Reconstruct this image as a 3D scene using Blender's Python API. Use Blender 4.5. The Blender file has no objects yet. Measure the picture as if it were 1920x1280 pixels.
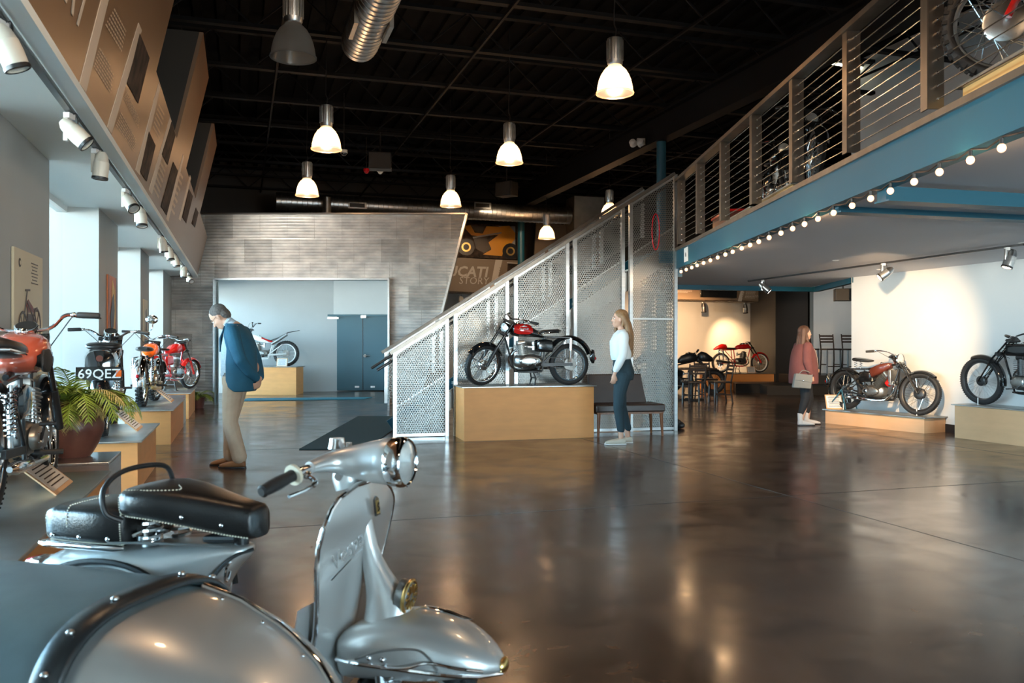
import bpy, bmesh, math, random
from mathutils import Vector as V, Matrix as Mx
random.seed(7)
C = bpy.context.scene
PI = math.pi
# ---------------- camera
F = 1600.0; CH = 1.30; HY = 645.0
cd = bpy.data.cameras.new('camera'); cam = bpy.data.objects.new('camera', cd); C.collection.objects.link(cam)
cam.location = (0, 0, CH); cam.rotation_euler = (PI/2, 0, 0)
cd.sensor_width = 36; cd.lens = F/1920*36; cd.shift_y = 5/1920; cd.clip_start = .05; cd.clip_end = 200
cd.dof.use_dof = True; cd.dof.focus_distance = 10.5; cd.dof.aperture_fstop = 5.0
C.camera = cam
# ---------------- exposure and world
C.view_settings.view_transform = 'Standard'; C.view_settings.look = 'None'
C.view_settings.gamma = 1; C.view_settings.use_curve_mapping = False
C.view_settings.exposure = 0.12
W = bpy.data.worlds.new('world'); C.world = W; W.use_nodes = True
wn = W.node_tree; wn.nodes.clear()
wo = wn.nodes.new('ShaderNodeOutputWorld'); wb_ = wn.nodes.new('ShaderNodeBackground')
wg = wn.nodes.new('ShaderNodeTexCoord'); wx = wn.nodes.new('ShaderNodeSeparateXYZ'); wr = wn.nodes.new('ShaderNodeValToRGB')
wn.links.new(wg.outputs['Generated'], wx.inputs[0]); wn.links.new(wx.outputs['Z'], wr.inputs[0])
wr.color_ramp.elements[0].position = 0.0; wr.color_ramp.elements[0].color = (.95, 1.0, .95, 1)
wr.color_ramp.elements[1].position = .5; wr.color_ramp.elements[1].color = (.22, .55, .88, 1)
e = wr.color_ramp.elements.new(.06); e.color = (.52, .82, 1, 1)
wn.links.new(wr.outputs[0], wb_.inputs[0]); wb_.inputs[1].default_value = 36
wn.links.new(wb_.outputs[0], wo.inputs[0])

def light(kind, name, loc, energy, col, aim=None, **k):
    d = bpy.data.lights.new(name, kind); d.energy = energy; d.color = col
    for a, b in k.items():
        if a == 'portal': d.cycles.is_portal = True
        else: setattr(d, a, b)
    o = bpy.data.objects.new(name, d); C.collection.objects.link(o); o.location = loc
    if aim is not None: o.rotation_euler = (V(aim)-V(loc)).to_track_quat('-Z', 'Y').to_euler()
    return o
def uP(X0, Y, z=0): return V((X0-.318*Y, Y, z))       # a point of a line parallel to the window wall
Uv = V((-.3031, .953, 0)); Vv = V((.953, .3031, 0))
UANG = math.atan2(.3031, .953)
WARM = (1, .62, .32); WARM2 = (1, .72, .45)
# windows: daylight enters through the bays of the left wall and the front glazing behind the camera
WX0 = -1.85
BAYS = [(-5.6, -2.3), (-1.9, .4), (1.8, 5.1), (6.62, 8.88), (10.3, 12.58), (13.8, 16.28)]
for a, b in BAYS:
    m = uP(WX0-.06, (a+b)/2, 1.4)
    light('AREA', 'daylight_portal', m, 1, (1, 1, 1), m+Vv, shape='RECTANGLE', size=(b-a)*1.049, size_y=2.6, portal=True)
light('AREA', 'daylight_portal', (7.4, -5.9, 1.35), 1, (1, 1, 1), (7.4, 0, 1.35), shape='RECTANGLE', size=6.0, size_y=2.1, portal=True)

# ---------------- materials
MATS = {}
def mat(name, col, rough=.5, metal=0, coat=0, noise=0, nscale=6, bump=0, bscale=40, col2=None, trans=0, emit=None, es=0, spec=.5, alpha=1, stretch=None, wave=None, rvar=0):
    if name in MATS: return MATS[name]
    m = bpy.data.materials.new(name); m.use_nodes = True; n = m.node_tree; L = n.links
    p = n.nodes['Principled BSDF']; c4 = (*col, 1)
    p.inputs['Base Color'].default_value = c4; p.inputs['Roughness'].default_value = rough; p.inputs['Metallic'].default_value = metal
    p.inputs['Coat Weight'].default_value = coat; p.inputs['Coat Roughness'].default_value = .05
    p.inputs['Transmission Weight'].default_value = trans; p.inputs['Specular IOR Level'].default_value = spec; p.inputs['Alpha'].default_value = alpha
    if emit: p.inputs['Emission Color'].default_value = (*emit, 1); p.inputs['Emission Strength'].default_value = es
    tc = n.nodes.new('ShaderNodeTexCoord'); mp = n.nodes.new('ShaderNodeMapping'); L.new(tc.outputs['Object'], mp.inputs[0])
    if stretch: mp.inputs['Scale'].default_value = stretch
    if noise or col2:
        t = n.nodes.new('ShaderNodeTexNoise'); t.inputs['Scale'].default_value = nscale; t.inputs['Detail'].default_value = 6; L.new(mp.outputs[0], t.inputs[0])
        r = n.nodes.new('ShaderNodeValToRGB'); L.new(t.outputs['Fac'], r.inputs[0])
        c2 = col2 or tuple(x*(1-noise) for x in col)
        r.color_ramp.elements[0].position = .32; r.color_ramp.elements[0].color = (*c2, 1)
        r.color_ramp.elements[1].position = .68; r.color_ramp.elements[1].color = c4
        L.new(r.outputs[0], p.inputs['Base Color'])
        if rvar:
            q = n.nodes.new('ShaderNodeMapRange'); L.new(t.outputs['Fac'], q.inputs[0]); q.inputs[1].default_value = .3; q.inputs[2].default_value = .7
            q.inputs[3].default_value = rough; q.inputs[4].default_value = rough+rvar; L.new(q.outputs[0], p.inputs['Roughness'])
    if bump:
        t = n.nodes.new('ShaderNodeTexNoise'); t.inputs['Scale'].default_value = bscale; t.inputs['Detail'].default_value = 3; L.new(mp.outputs[0], t.inputs[0])
        b = n.nodes.new('ShaderNodeBump'); b.inputs['Strength'].default_value = bump; b.inputs['Distance'].default_value = .01
        L.new(t.outputs['Fac'], b.inputs['Height']); L.new(b.outputs[0], p.inputs['Normal'])
    MATS[name] = m; return m
def P(n): return MATS[n]
mat('wall_grey', (.50, .53, .54), .7, noise=.04, nscale=2, bump=.05)
mat('pillar_grey', (.42, .43, .42), .6, noise=.04, nscale=2, bump=.05)
mat('soffit_grey', (.78, .82, .80), .6, noise=.03, nscale=1)
mat('wall_white', (.66, .67, .67), .65, noise=.03, nscale=1.5, bump=.04)
mat('ceil_white', (.55, .56, .60), .7, noise=.03, nscale=1)
mat('black_paint', (.003, .004, .005), .9, noise=.3, nscale=3, spec=.1)
mat('black_steel', (.006, .007, .009), .7, noise=.2, nscale=5, spec=.15)
mat('dark_wall', (.022, .020, .019), .6, noise=.2, nscale=2)
mat('brown_board', (.20, .112, .062), .38, noise=.06, nscale=1)
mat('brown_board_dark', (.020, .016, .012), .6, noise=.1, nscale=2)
mat('taupe_board', (.25, .185, .13), .45, noise=.05, nscale=1)
mat('print_pale', (.66, .54, .43), .5)
mat('print_text', (.62, .47, .34), .5)
mat('print_white', (.62, .56, .50), .5)
mat('print_dark', (.022, .018, .016), .75, spec=.15, col2=(.09, .06, .045), nscale=9)
mat('mdf', (.80, .35, .11), .55, noise=.10, nscale=3, bump=.03, stretch=(1, 1, 4))
mat('mdf_pale', (.68, .40, .21), .55, noise=.08, nscale=3, stretch=(1, 1, 4))
mat('maple', (.80, .48, .18), .5, noise=.15, nscale=5, stretch=(1, .3, 4))
mat('steel', (.62, .63, .63), .28, 1, noise=.15, nscale=4, bump=.02, stretch=(1, 1, 8))
mat('steel_dull', (.50, .50, .48), .42, 1, noise=.2, nscale=5)
mat('rail_steel', (.30, .265, .23), .38, .9, noise=.25, nscale=6, stretch=(1, 1, .3))
mat('galv', (.55, .57, .57), .35, 1, noise=.3, nscale=10)
mat('chrome', (.85, .86, .87), .08, 1)
mat('alu', (.62, .63, .62), .3, 1, noise=.12, nscale=20)
mat('cast', (.36, .35, .33), .42, .9, noise=.3, nscale=20)
mat('brass', (.75, .50, .18), .3, 1, noise=.2, nscale=20)
mat('rubber', (.016, .016, .017), .65, noise=.3, nscale=20, bump=.15, bscale=120)
mat('black_gloss', (.008, .009, .010), .12, 0, coat=1)
mat('black_satin', (.015, .015, .016), .38)
mat('red_gloss', (.55, .012, .010), .14, coat=1)
mat('orange_gloss', (.85, .13, .01), .15, coat=1)
mat('salmon_gloss', (.42, .085, .05), .22, coat=.8)
mat('maroon', (.13, .03, .018), .3, coat=.5)
mat('blue_steel', (.010, .095, .15), .42, noise=.06, nscale=2)
mat('door_teal', (.030, .105, .14), .45, noise=.05, nscale=2)
mat('leather', (.014, .013, .013), .28, bump=.12, bscale=140, noise=.3, nscale=9)
mat('brown_leather', (.045, .026, .020), .4, bump=.1, bscale=90, noise=.2)
mat('wood_leg', (.24, .085, .03), .35, noise=.4, nscale=7, stretch=(4, 4, 1))
mat('dark_wood', (.035, .022, .016), .35, noise=.3, nscale=8)
mat('silver_paint', (.60, .61, .60), .36, .6, coat=.6, noise=.04, nscale=2)
mat('vinyl', (.13, .20, .225), .38, noise=.2, nscale=8, bump=.06, bscale=200)
mat('vinyl_dark', (.022, .027, .030), .33, noise=.3, nscale=9, bump=.05, bscale=160)
mat('cream', (.72, .66, .52), .4)
mat('lamp_cream', (.62, .58, .50), .35)
mat('white_paint', (.75, .75, .74), .4)
mat('paper', (.72, .74, .76), .6)
mat('red_plastic', (.6, .01, .02), .2, coat=.5)
mat('mat_teal', (.012, .05, .062), .9, noise=.35, nscale=60, bump=.3, bscale=300)
mat('mat_blue', (.012, .16, .22), .9, noise=.2, nscale=60)
mat('terracotta', (.155, .055, .040), .35, noise=.3, nscale=9, bump=.1, bscale=30)
mat('stone_white', (.7, .7, .68), .5)
mat('leaf', (.20, .30, .035), .45, noise=.45, nscale=9)
mat('leaf_dry', (.46, .38, .14), .5, noise=.3, nscale=9)
mat('soil', (.03, .02, .015), .9)
mat('screen', (.01, .012, .015), .15)
mat('lens', (.7, .75, .75), .08, .4, coat=1, noise=.2, nscale=30)
mat('wire', (.72, .76, .78), .25, 1)
mat('glassy', (.9, .95, .95), .02, trans=1)
def perf_mat():
    m = bpy.data.materials.new('perforated_metal'); m.use_nodes = True; n = m.node_tree; L = n.links
    p = n.nodes['Principled BSDF']; p.inputs['Metallic'].default_value = .85; p.inputs['Roughness'].default_value = .38
    p.inputs['Base Color'].default_value = (.27, .265, .25, 1)
    tc = n.nodes.new('ShaderNodeTexCoord'); sx = n.nodes.new('ShaderNodeSeparateXYZ'); L.new(tc.outputs['Object'], sx.inputs[0])
    def mth(op, a, b=None):
        q = n.nodes.new('ShaderNodeMath'); q.operation = op
        for i, v in enumerate((a, b)):
            if v is None: continue
            if isinstance(v, (int, float)): q.inputs[i].default_value = v
            else: L.new(v, q.inputs[i])
        return q.outputs[0]
    px_, pz_ = .034, .0589
    def lattice(ox, oz):
        ax = mth('ABSOLUTE', mth('SUBTRACT', mth('FRACT', mth('ADD', mth('DIVIDE', sx.outputs[0], px_), 100+ox)), .5))
        az = mth('ABSOLUTE', mth('SUBTRACT', mth('FRACT', mth('ADD', mth('DIVIDE', sx.outputs[2], pz_), 100+oz)), .5))
        dx = mth('MULTIPLY', ax, px_); dz = mth('MULTIPLY', az, pz_)
        return mth('SQRT', mth('ADD', mth('MULTIPLY', dx, dx), mth('MULTIPLY', dz, dz)))
    d = mth('MINIMUM', lattice(0, 0), lattice(.5, .5)); hole = mth('LESS_THAN', d, .0122)
    tr = n.nodes.new('ShaderNodeBsdfTransparent'); mx = n.nodes.new('ShaderNodeMixShader'); L.new(hole, mx.inputs[0])
    L.new(p.outputs[0], mx.inputs[1]); L.new(tr.outputs[0], mx.inputs[2]); L.new(mx.outputs[0], n.nodes['Material Output'].inputs[0])
    MATS['perf'] = m
perf_mat()
def shade_mat(name, lit):
    m = bpy.data.materials.new(name); m.use_nodes = True; n = m.node_tree; L = n.links; n.nodes.clear()
    o = n.nodes.new('ShaderNodeOutputMaterial'); t = n.nodes.new('ShaderNodeBsdfTransparent'); tl = n.nodes.new('ShaderNodeBsdfTranslucent'); g = n.nodes.new('ShaderNodeBsdfGlossy'); g.inputs['Roughness'].default_value = .2
    d = n.nodes.new('ShaderNodeBsdfDiffuse'); d.inputs[0].default_value = (.5, .5, .5, 1)
    tl.inputs[0].default_value = (.95, .72, .5, 1) if lit else (.5, .52, .52, 1); t.inputs[0].default_value = (1, .9, .8, 1) if lit else (.6, .6, .6, 1)
    a = n.nodes.new('ShaderNodeMixShader'); b = n.nodes.new('ShaderNodeMixShader'); c = n.nodes.new('ShaderNodeMixShader')
    a.inputs[0].default_value = .45; b.inputs[0].default_value = .08; c.inputs[0].default_value = .1
    L.new(t.outputs[0], a.inputs[1]); L.new(tl.outputs[0], a.inputs[2]); L.new(a.outputs[0], b.inputs[1]); L.new(g.outputs[0], b.inputs[2])
    L.new(b.outputs[0], c.inputs[1]); L.new(d.outputs[0], c.inputs[2]); L.new(c.outputs[0], o.inputs[0]); MATS[name] = m
shade_mat('shade_lit', True); shade_mat('shade_off', False)
def emis(name, col, s):
    m = bpy.data.materials.new(name); m.use_nodes = True; p = m.node_tree.nodes['Principled BSDF']
    p.inputs['Emission Color'].default_value = (*col, 1); p.inputs['Emission Strength'].default_value = s; p.inputs['Base Color'].default_value = (*col, 1); MATS[name] = m
def glass_mat():
    m = bpy.data.materials.new('window_glass'); m.use_nodes = True; n = m.node_tree; L = n.links; n.nodes.clear()
    o = n.nodes.new('ShaderNodeOutputMaterial'); t = n.nodes.new('ShaderNodeBsdfTransparent'); t.inputs[0].default_value = (.93, .97, .98, 1); g = n.nodes.new('ShaderNodeBsdfGlossy'); g.inputs['Roughness'].default_value = .02
    x = n.nodes.new('ShaderNodeMixShader'); x.inputs[0].default_value = .06; L.new(t.outputs[0], x.inputs[1]); L.new(g.outputs[0], x.inputs[2]); L.new(x.outputs[0], o.inputs[0]); MATS['window_glass'] = m
glass_mat()
emis('bulb_glow', (1, .58, .26), 8); emis('globe_glow', (1, .50, .27), 2.6); emis('tube_glow', (1, .95, .7), 6); emis('lamp_lens', (1, .85, .65), 12)
def floor_mat():
    m = bpy.data.materials.new('stained_concrete'); m.use_nodes = True; n = m.node_tree; L = n.links; p = n.nodes['Principled BSDF']
    tc = n.nodes.new('ShaderNodeTexCoord')
    def noise(s, d, dist=0):
        t = n.nodes.new('ShaderNodeTexNoise'); t.inputs['Scale'].default_value = s; t.inputs['Detail'].default_value = d; t.inputs['Distortion'].default_value = dist; L.new(tc.outputs['Object'], t.inputs[0]); return t.outputs['Fac']
    def ramp(f, stops):
        r = n.nodes.new('ShaderNodeValToRGB'); L.new(f, r.inputs[0]); el = r.color_ramp.elements
        el[0].position, el[0].color = stops[0][0], (*stops[0][1], 1); el[1].position, el[1].color = stops[-1][0], (*stops[-1][1], 1)
        for s, c in stops[1:-1]: e = el.new(s); e.color = (*c, 1)
        return r.outputs[0]
    big = ramp(noise(.55, 8, .6), [(.3, (.055, .034, .024)), (.5, (.115, .070, .046)), (.72, (.20, .140, .095))])
    sm = ramp(noise(5, 10, .8), [(.3, (.45, .45, .45)), (.7, (1.25, 1.2, 1.15))])
    mx = n.nodes.new('ShaderNodeMix'); mx.data_type = 'RGBA'; mx.blend_type = 'MULTIPLY'; mx.inputs[0].default_value = .8
    L.new(big, mx.inputs[6]); L.new(sm, mx.inputs[7]); L.new(mx.outputs[2], p.inputs['Base Color'])
    q = n.nodes.new('ShaderNodeMapRange'); L.new(noise(2.2, 8, .5), q.inputs[0]); q.inputs[1].default_value = .3; q.inputs[2].default_value = .7; q.inputs[3].default_value = .13; q.inputs[4].default_value = .27
    L.new(q.outputs[0], p.inputs['Roughness']); p.inputs['Specular IOR Level'].default_value = .75
    b = n.nodes.new('ShaderNodeBump'); b.inputs['Strength'].default_value = .12; b.inputs['Distance'].default_value = .004; L.new(noise(3, 3), b.inputs['Height']); L.new(b.outputs[0], p.inputs['Normal'])
    MATS['floor'] = m
floor_mat()
def metal_sheet_mat(key, g):
    m = bpy.data.materials.new('corrugated_galvanized'); m.use_nodes = True; n = m.node_tree; L = n.links; p = n.nodes['Principled BSDF']
    p.inputs['Metallic'].default_value = .45; p.inputs['Roughness'].default_value = .28
    tc = n.nodes.new('ShaderNodeTexCoord'); mp = n.nodes.new('ShaderNodeMapping'); mp.inputs['Scale'].default_value = (1, 1, 2); L.new(tc.outputs['Object'], mp.inputs[0])
    t = n.nodes.new('ShaderNodeTexNoise'); t.inputs['Scale'].default_value = 3; t.inputs['Detail'].default_value = 6; L.new(mp.outputs[0], t.inputs[0])
    r = n.nodes.new('ShaderNodeValToRGB'); L.new(t.outputs['Fac'], r.inputs[0]); r.color_ramp.elements[0].position = .3; r.color_ramp.elements[0].color = (.60*g, .63*g, .64*g, 1)
    r.color_ramp.elements[1].position = .7; r.color_ramp.elements[1].color = (.98*g, .99*g, .97*g, 1); L.new(r.outputs[0], p.inputs['Base Color'])
    b = n.nodes.new('ShaderNodeBump'); b.inputs['Strength'].default_value = .25; b.inputs['Distance'].default_value = .01; L.new(t.outputs['Fac'], b.inputs['Height']); L.new(b.outputs[0], p.inputs['Normal'])
    MATS[key] = m
for k_, g_ in (('corr', .92), ('corr_light', 1.0), ('corr_dark', .72)): metal_sheet_mat(k_, g_)

# ---------------- geometry helpers
def rot_to(d):
    return V(d).to_track_quat('Z', 'Y').to_matrix().to_4x4()
class MB:
    def __init__(s): s.v = []; s.f = []; s.M = None
    def add(s, vs, fs, M=None):
        o = len(s.v)
        for q in vs:
            q = V(q)
            if M is not None: q = M @ q
            if s.M is not None: q = s.M @ q
            s.v.append(q)
        s.f += [tuple(i+o for i in f) for f in fs]; return s
    def box(s, c, d, rz=0, M=None):
        x, y, z = [q/2 for q in d]
        vs = [(-x, -y, -z), (x, -y, -z), (x, y, -z), (-x, y, -z), (-x, -y, z), (x, -y, z), (x, y, z), (-x, y, z)]
        T = Mx.Translation(c) @ Mx.Rotation(rz, 4, 'Z')
        if M is not None: T = M @ T
        return s.add(vs, [(0, 3, 2, 1), (4, 5, 6, 7), (0, 1, 5, 4), (1, 2, 6, 5), (2, 3, 7, 6), (3, 0, 4, 7)], T)
    def beam(s, a, b, w, h, up=(0, 0, 1)):
        a = V(a); b = V(b); d = (b-a); L = d.length; d = d/L; u = V(up)
        x = d.cross(u)
        if x.length < 1e-4: x = d.cross(V((0, 1, 0)))
        x.normalize(); y = x.cross(d)
        vs = []
        for p in (a, b):
            for i, j in ((-1, -1), (1, -1), (1, 1), (-1, 1)): vs.append(p+x*(i*w/2)+y*(j*h/2))
        return s.add(vs, [(3, 2, 1, 0), (4, 5, 6, 7), (0, 1, 5, 4), (1, 2, 6, 5), (2, 3, 7, 6), (3, 0, 4, 7)])
    def prism(s, pts, d):                                # polygon pts (3d) extruded by vector d
        n = len(pts); d = V(d); vs = [V(p) for p in pts]+[V(p)+d for p in pts]
        return s.add(vs, [tuple(range(n))[::-1], tuple(range(n, 2*n))]+[(i, (i+1) % n, n+(i+1) % n, n+i) for i in range(n)])
    def rings(s, R, closed=True, cap=True, loop=False):
        n = len(R[0]); vs = [p for r in R for p in r]; fs = []
        for k in range(len(R)-(0 if loop else 1)):
            k2 = (k+1) % len(R)
            for i in range(n if closed else n-1):
                j = (i+1) % n; fs.append((k*n+i, k*n+j, k2*n+j, k2*n+i))
        if cap and closed and not loop: fs += [tuple(range(n))[::-1], tuple((len(R)-1)*n+i for i in range(n))]
        return s.add(vs, fs)
    def tube(s, pts, r, seg=8, loop=False, cap=True, flat=1, up=None):
        pts = [V(p) for p in pts]; n = len(pts); R = []; nx = None
        for i, p in enumerate(pts):
            if loop: t = pts[(i+1) % n]-pts[i-1]
            else: t = pts[min(i+1, n-1)]-pts[max(i-1, 0)]
            t.normalize()
            if nx is None:
                u = V(up) if up else (V((0, 0, 1)) if abs(t.z) < .9 else V((1, 0, 0)))
                nx = (u-t*u.dot(t)).normalized()
            else: nx = (nx-t*nx.dot(t)).normalized()
            b = t.cross(nx); rr = r[i] if isinstance(r, (list, tuple)) else r
            R.append([p+nx*(math.cos(2*PI*k/seg)*rr*flat)+b*(math.sin(2*PI*k/seg)*rr) for k in range(seg)])
        return s.rings(R, cap=cap, loop=loop)
    def lathe(s, prof, seg=20, M=None, loop=False, cap=False):
        R = [[(r*math.cos(2*PI*k/seg), r*math.sin(2*PI*k/seg), z) for k in range(seg)] for r, z in prof]
        old = s.M
        if M is not None: s.M = (old @ M) if old is not None else M
        s.rings(R, cap=cap, loop=loop); s.M = old; return s
    def ell(s, c, r, M=None, seg=12, ring=8, e=1.0):
        R = []
        def sp(x): return math.copysign(abs(x)**e, x)
        for j in range(1, ring):
            a = PI*j/ring
            R.append([(sp(math.sin(a))*sp(math.cos(2*PI*k/seg))*r[0], sp(math.sin(a))*sp(math.sin(2*PI*k/seg))*r[1], -sp(math.cos(a))*r[2]) for k in range(seg)])
        T = Mx.Translation(c)
        if M is not None: T = T @ M
        n = seg; vs = [(0, 0, -r[2])]+[p for q in R for p in q]+[(0, 0, r[2])]; fs = []
        for i in range(n): fs.append((0, 1+(i+1) % n, 1+i)); fs.append((len(vs)-1, len(vs)-1-n+i, len(vs)-1-n+(i+1) % n))
        for j in range(ring-2):
            for i in range(n): a = 1+j*n+i; b = 1+j*n+(i+1) % n; fs.append((a, b, b+n, a+n))
        return s.add(vs, fs, T)
    def cyl(s, a, b, r, seg=12, r2=None): return s.tube([a, b], [r, r if r2 is None else r2], seg)
    def build(s, name, m, parent=None, ang=35, bevel=0, sub=0, kind=None):
        me = bpy.data.meshes.new(name); me.from_pydata([tuple(q) for q in s.v], [], s.f)
        bm = bmesh.new(); bm.from_mesh(me); bmesh.ops.recalc_face_normals(bm, faces=bm.faces); bm.to_mesh(me); bm.free()
        me.polygons.foreach_set('use_smooth', [True]*len(me.polygons)); me.set_sharp_from_angle(angle=math.radians(ang))
        me.materials.append(P(m) if isinstance(m, str) else m)
        o = bpy.data.objects.new(name, me); C.collection.objects.link(o)
        if parent: o.parent = parent
        if bevel: b = o.modifiers.new('b', 'BEVEL'); b.width = bevel; b.segments = 2; b.limit_method = 'ANGLE'
        if sub: b = o.modifiers.new('s', 'SUBSURF'); b.levels = sub; b.render_levels = sub
        if kind: o['kind'] = kind
        return o
def thing(name, label, cat, loc=(0, 0, 0), rz=0, group=None):
    o = bpy.data.objects.new(name, None); C.collection.objects.link(o); o.location = loc; o.rotation_euler = (0, 0, rz); o.empty_display_size = .1
    return tag(o, label, cat, group)
def tag(o, label, cat, group=None):
    o['label'] = label; o['category'] = cat
    if group: o['group'] = group
    return o
def B(name, c, d, m, parent=None, rz=0, bevel=0, kind=None): return MB().box(c, d, rz).build(name, m, parent, bevel=bevel, kind=kind)
S = 'structure'
def bez(pts, n=8):                                       # Catmull-Rom through pts
    pts = [V(p) for p in pts]; q = [pts[0]*2-pts[1]]+pts+[pts[-1]*2-pts[-2]]; out = []
    for i in range(1, len(q)-2):
        for k in range(n):
            t = k/n; a, b, c, d = q[i-1], q[i], q[i+1], q[i+2]
            out.append(.5*((2*b)+(c-a)*t+(2*a-5*b+4*c-d)*t*t+(3*b-a-3*c+d)*t**3))
    out.append(pts[-1]); return out
def arc(c, r, a0, a1, n, ax='y'):                        # arc in the xz plane, degrees
    return [V((c[0]+r*math.cos(math.radians(a0+(a1-a0)*i/n)), c[1], c[2]+r*math.sin(math.radians(a0+(a1-a0)*i/n)))) for i in range(n+1)]
def text(name, s, size, M, m, parent=None, bold=0, shear=0, ext=.002, align='LEFT'):
    c = bpy.data.curves.new(name, 'FONT'); c.body = s; c.size = size; c.offset = bold; c.shear = shear; c.extrude = ext; c.align_x = align; c.resolution_u = 2
    o = bpy.data.objects.new(name, c); C.collection.objects.link(o)
    dg = bpy.context.evaluated_depsgraph_get(); me = bpy.data.meshes.new_from_object(o.evaluated_get(dg)); bpy.data.objects.remove(o)
    me.transform(M); me.materials.clear(); me.materials.append(P(m)); o = bpy.data.objects.new(name, me); C.collection.objects.link(o)
    if parent: o.parent = parent
    return o
def frame(o, x, y):                                      # matrix with given origin, x axis and y axis
    x = V(x).normalized(); y = V(y); y = (y-x*x.dot(y)).normalized(); z = x.cross(y)
    return Mx(((x.x, y.x, z.x, o[0]), (x.y, y.y, z.y, o[1]), (x.z, y.z, z.z, o[2]), (0, 0, 0, 1)))
# ================= ROOM SHELL =================
fb = MB(); fb.box((3, 11, -.05), (40, 40, .1)); floor = fb.build('floor', 'floor', kind=S)
jn = MB()                                                # saw-cut control joints, grooves filled dark
for a in (1.2, 5.6):
    for y0, y1 in ((-4, 22),): jn.beam(uP(a+3.5, y0, .0004), uP(a+3.5, y1, .0004), .006, .002)
for y in (1.5, 6.0, 10.5, 15, 19.5): jn.beam((-3.0-.3*y, y-.954-.0954*y*0, .0004), (9.5-.3*y, y+3.02, .0004), .006, .002)
jn.build('control_joint', 'black_satin', floor, kind='stuff')
# ceiling deck with ribs
cm = MB(); cm.box((3, 11, 6.2), (44, 44, .1)); ceil = cm.build('ceiling', 'black_paint', kind=S)
rb = MB()
for k in range(70):
    x0 = -3+k*.34; rb.beam(uP(x0, -6, 6.12), uP(x0, 29, 6.12), .12, .06)
rb.build('deck_rib', 'black_paint', ceil, kind='stuff')
# bar joists along Vv
def joist(y0, k):
    b = MB(); w = MB()
    xa = (-1.7-.318*y0)*.9; xb = 15.0-.318*y0
    def q(x, z): return V((x, y0+.318*x, z))
    for dz in (5.44, 5.96):
        b.beam(q(xa, dz), q(xb, dz), .10, .05)
    t = joist_web; x = xa; up = False
    n = int((xb-xa)/.55)
    for i in range(n):
        a = q(xa+i*.55, 5.44 if i % 2 else 5.96); c = q(xa+(i+1)*.55, 5.96 if i % 2 else 5.44); w.beam(a, c, .022, .022)
    root = b.build('ceiling_joist', 'black_steel', ceil)
    w.build('joist_web', 'black_steel', root)
joist_web = None
for k in range(15): joist(1.4+k*1.8, k)
for k, x0 in enumerate((.54, 3.3, 5.8, 9.5)):
    MB().beam(uP(x0, -2, 5.39), uP(x0, 27, 5.39), .03, .03).build('bridging_rod', 'black_steel', ceil)
# main girder and its teal column
g = MB(); X0g = 7.49
for z0, z1, w in ((4.9, 4.93, .24), (5.36, 5.40, .24), (4.93, 5.36, .04)):
    g.beam(uP(X0g, -5, (z0+z1)/2), uP(X0g, 27, (z0+z1)/2), w, z1-z0)
g.build('trim_1', 'black_steel', kind=S)
MB().cyl((2.66, 15.2, 0), (2.66, 15.2, 4.9), .085, 20).build('trim_2', 'blue_steel', kind=S)
cb = MB().box((2.66, 15.2, .01), (.32, .32, .02)).build('base_plate', 'blue_steel', bpy.data.objects['trim_2'])
# ---- left window wall: pillars, wall over soffit
def ubox(X0a, X0b, ya, yb, z0, z1, name, m, **k):        # footprint with two edges on u lines and two on Vv lines; X0a is the room face, ya..yb measured on it
    d = (X0a-X0b)/1.049
    a = uP(X0a, ya, z0); b = uP(X0a, yb, z0); pts = [a, b, b-Vv*d, a-Vv*d]
    return MB().prism(pts, (0, 0, z1-z0)).build(name, m, **k)
wl = thing('wall_left', 'x', 'wall'); [wl.pop(q) for q in ('label', 'category')] if False else None
del wl['label']; del wl['category']; wl['kind'] = S
ubox(-1.62, -2.3, -6.5, 26.5, 2.76, 6.18, 'upper_wall', 'dark_wall', parent=wl)
PILS = [(-6.4, -5.6), (-2.3, -1.9), (.4, 1.8), (5.1, 6.60), (8.90, 10.28), (12.6, 13.78), (16.3, 19.2), (22.4, 26.5)]
for a, b in PILS: ubox(-1.48, -2.3, a, b, 0, 2.72, 'pillar', 'pillar_grey', parent=wl)
for k, (a, b) in enumerate(BAYS+[(19.2, 22.4)]):         # window bays: sill, frame, panes
    w = MB(); z0 = .12
    A = uP(-1.84, a-.02); Bq = uP(-1.84, b+.02); n = 2
    w.beam(A+V((0, 0, .06)), Bq+V((0, 0, .06)), .10, .12); w.beam(A+V((0, 0, 2.69)), Bq+V((0, 0, 2.69)), .10, .06)
    for i in range(n+1):
        c = A.lerp(Bq, .012+i*.976/n); w.beam(c, c+V((0, 0, 2.7)), .10, .05, up=(Uv.x, Uv.y, 0))
    c = A.lerp(Bq, .5)
    wr_ = w.build('window_%d' % (k+1), 'white_paint', kind=S)
    for i in range(n):
        p0 = A.lerp(Bq, .02+i*.96/n); p1 = A.lerp(Bq, .02+(i+1)*.96/n)
        g_ = MB().prism([p0+V((0, 0, .12)), p1+V((0, 0, .12)), p1+V((0, 0, 2.66)), p0+V((0, 0, 2.66))], Vv*.006)
        gm = g_.build('pane', 'window_glass' if 'window_glass' in MATS else 'glassy', wr_)
ubox(-1.86, -2.0, -6.5, 27, -.02, .05, 'exterior_sill', 'stone_white', parent=wl)
# light from the vestibule window
m_ = uP(-1.95, 20.8, 1.4); light('AREA', 'daylight_portal', m_, 1, (1, 1, 1), m_+Vv, shape='RECTANGLE', size=3.3, size_y=2.6, portal=True)
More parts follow.
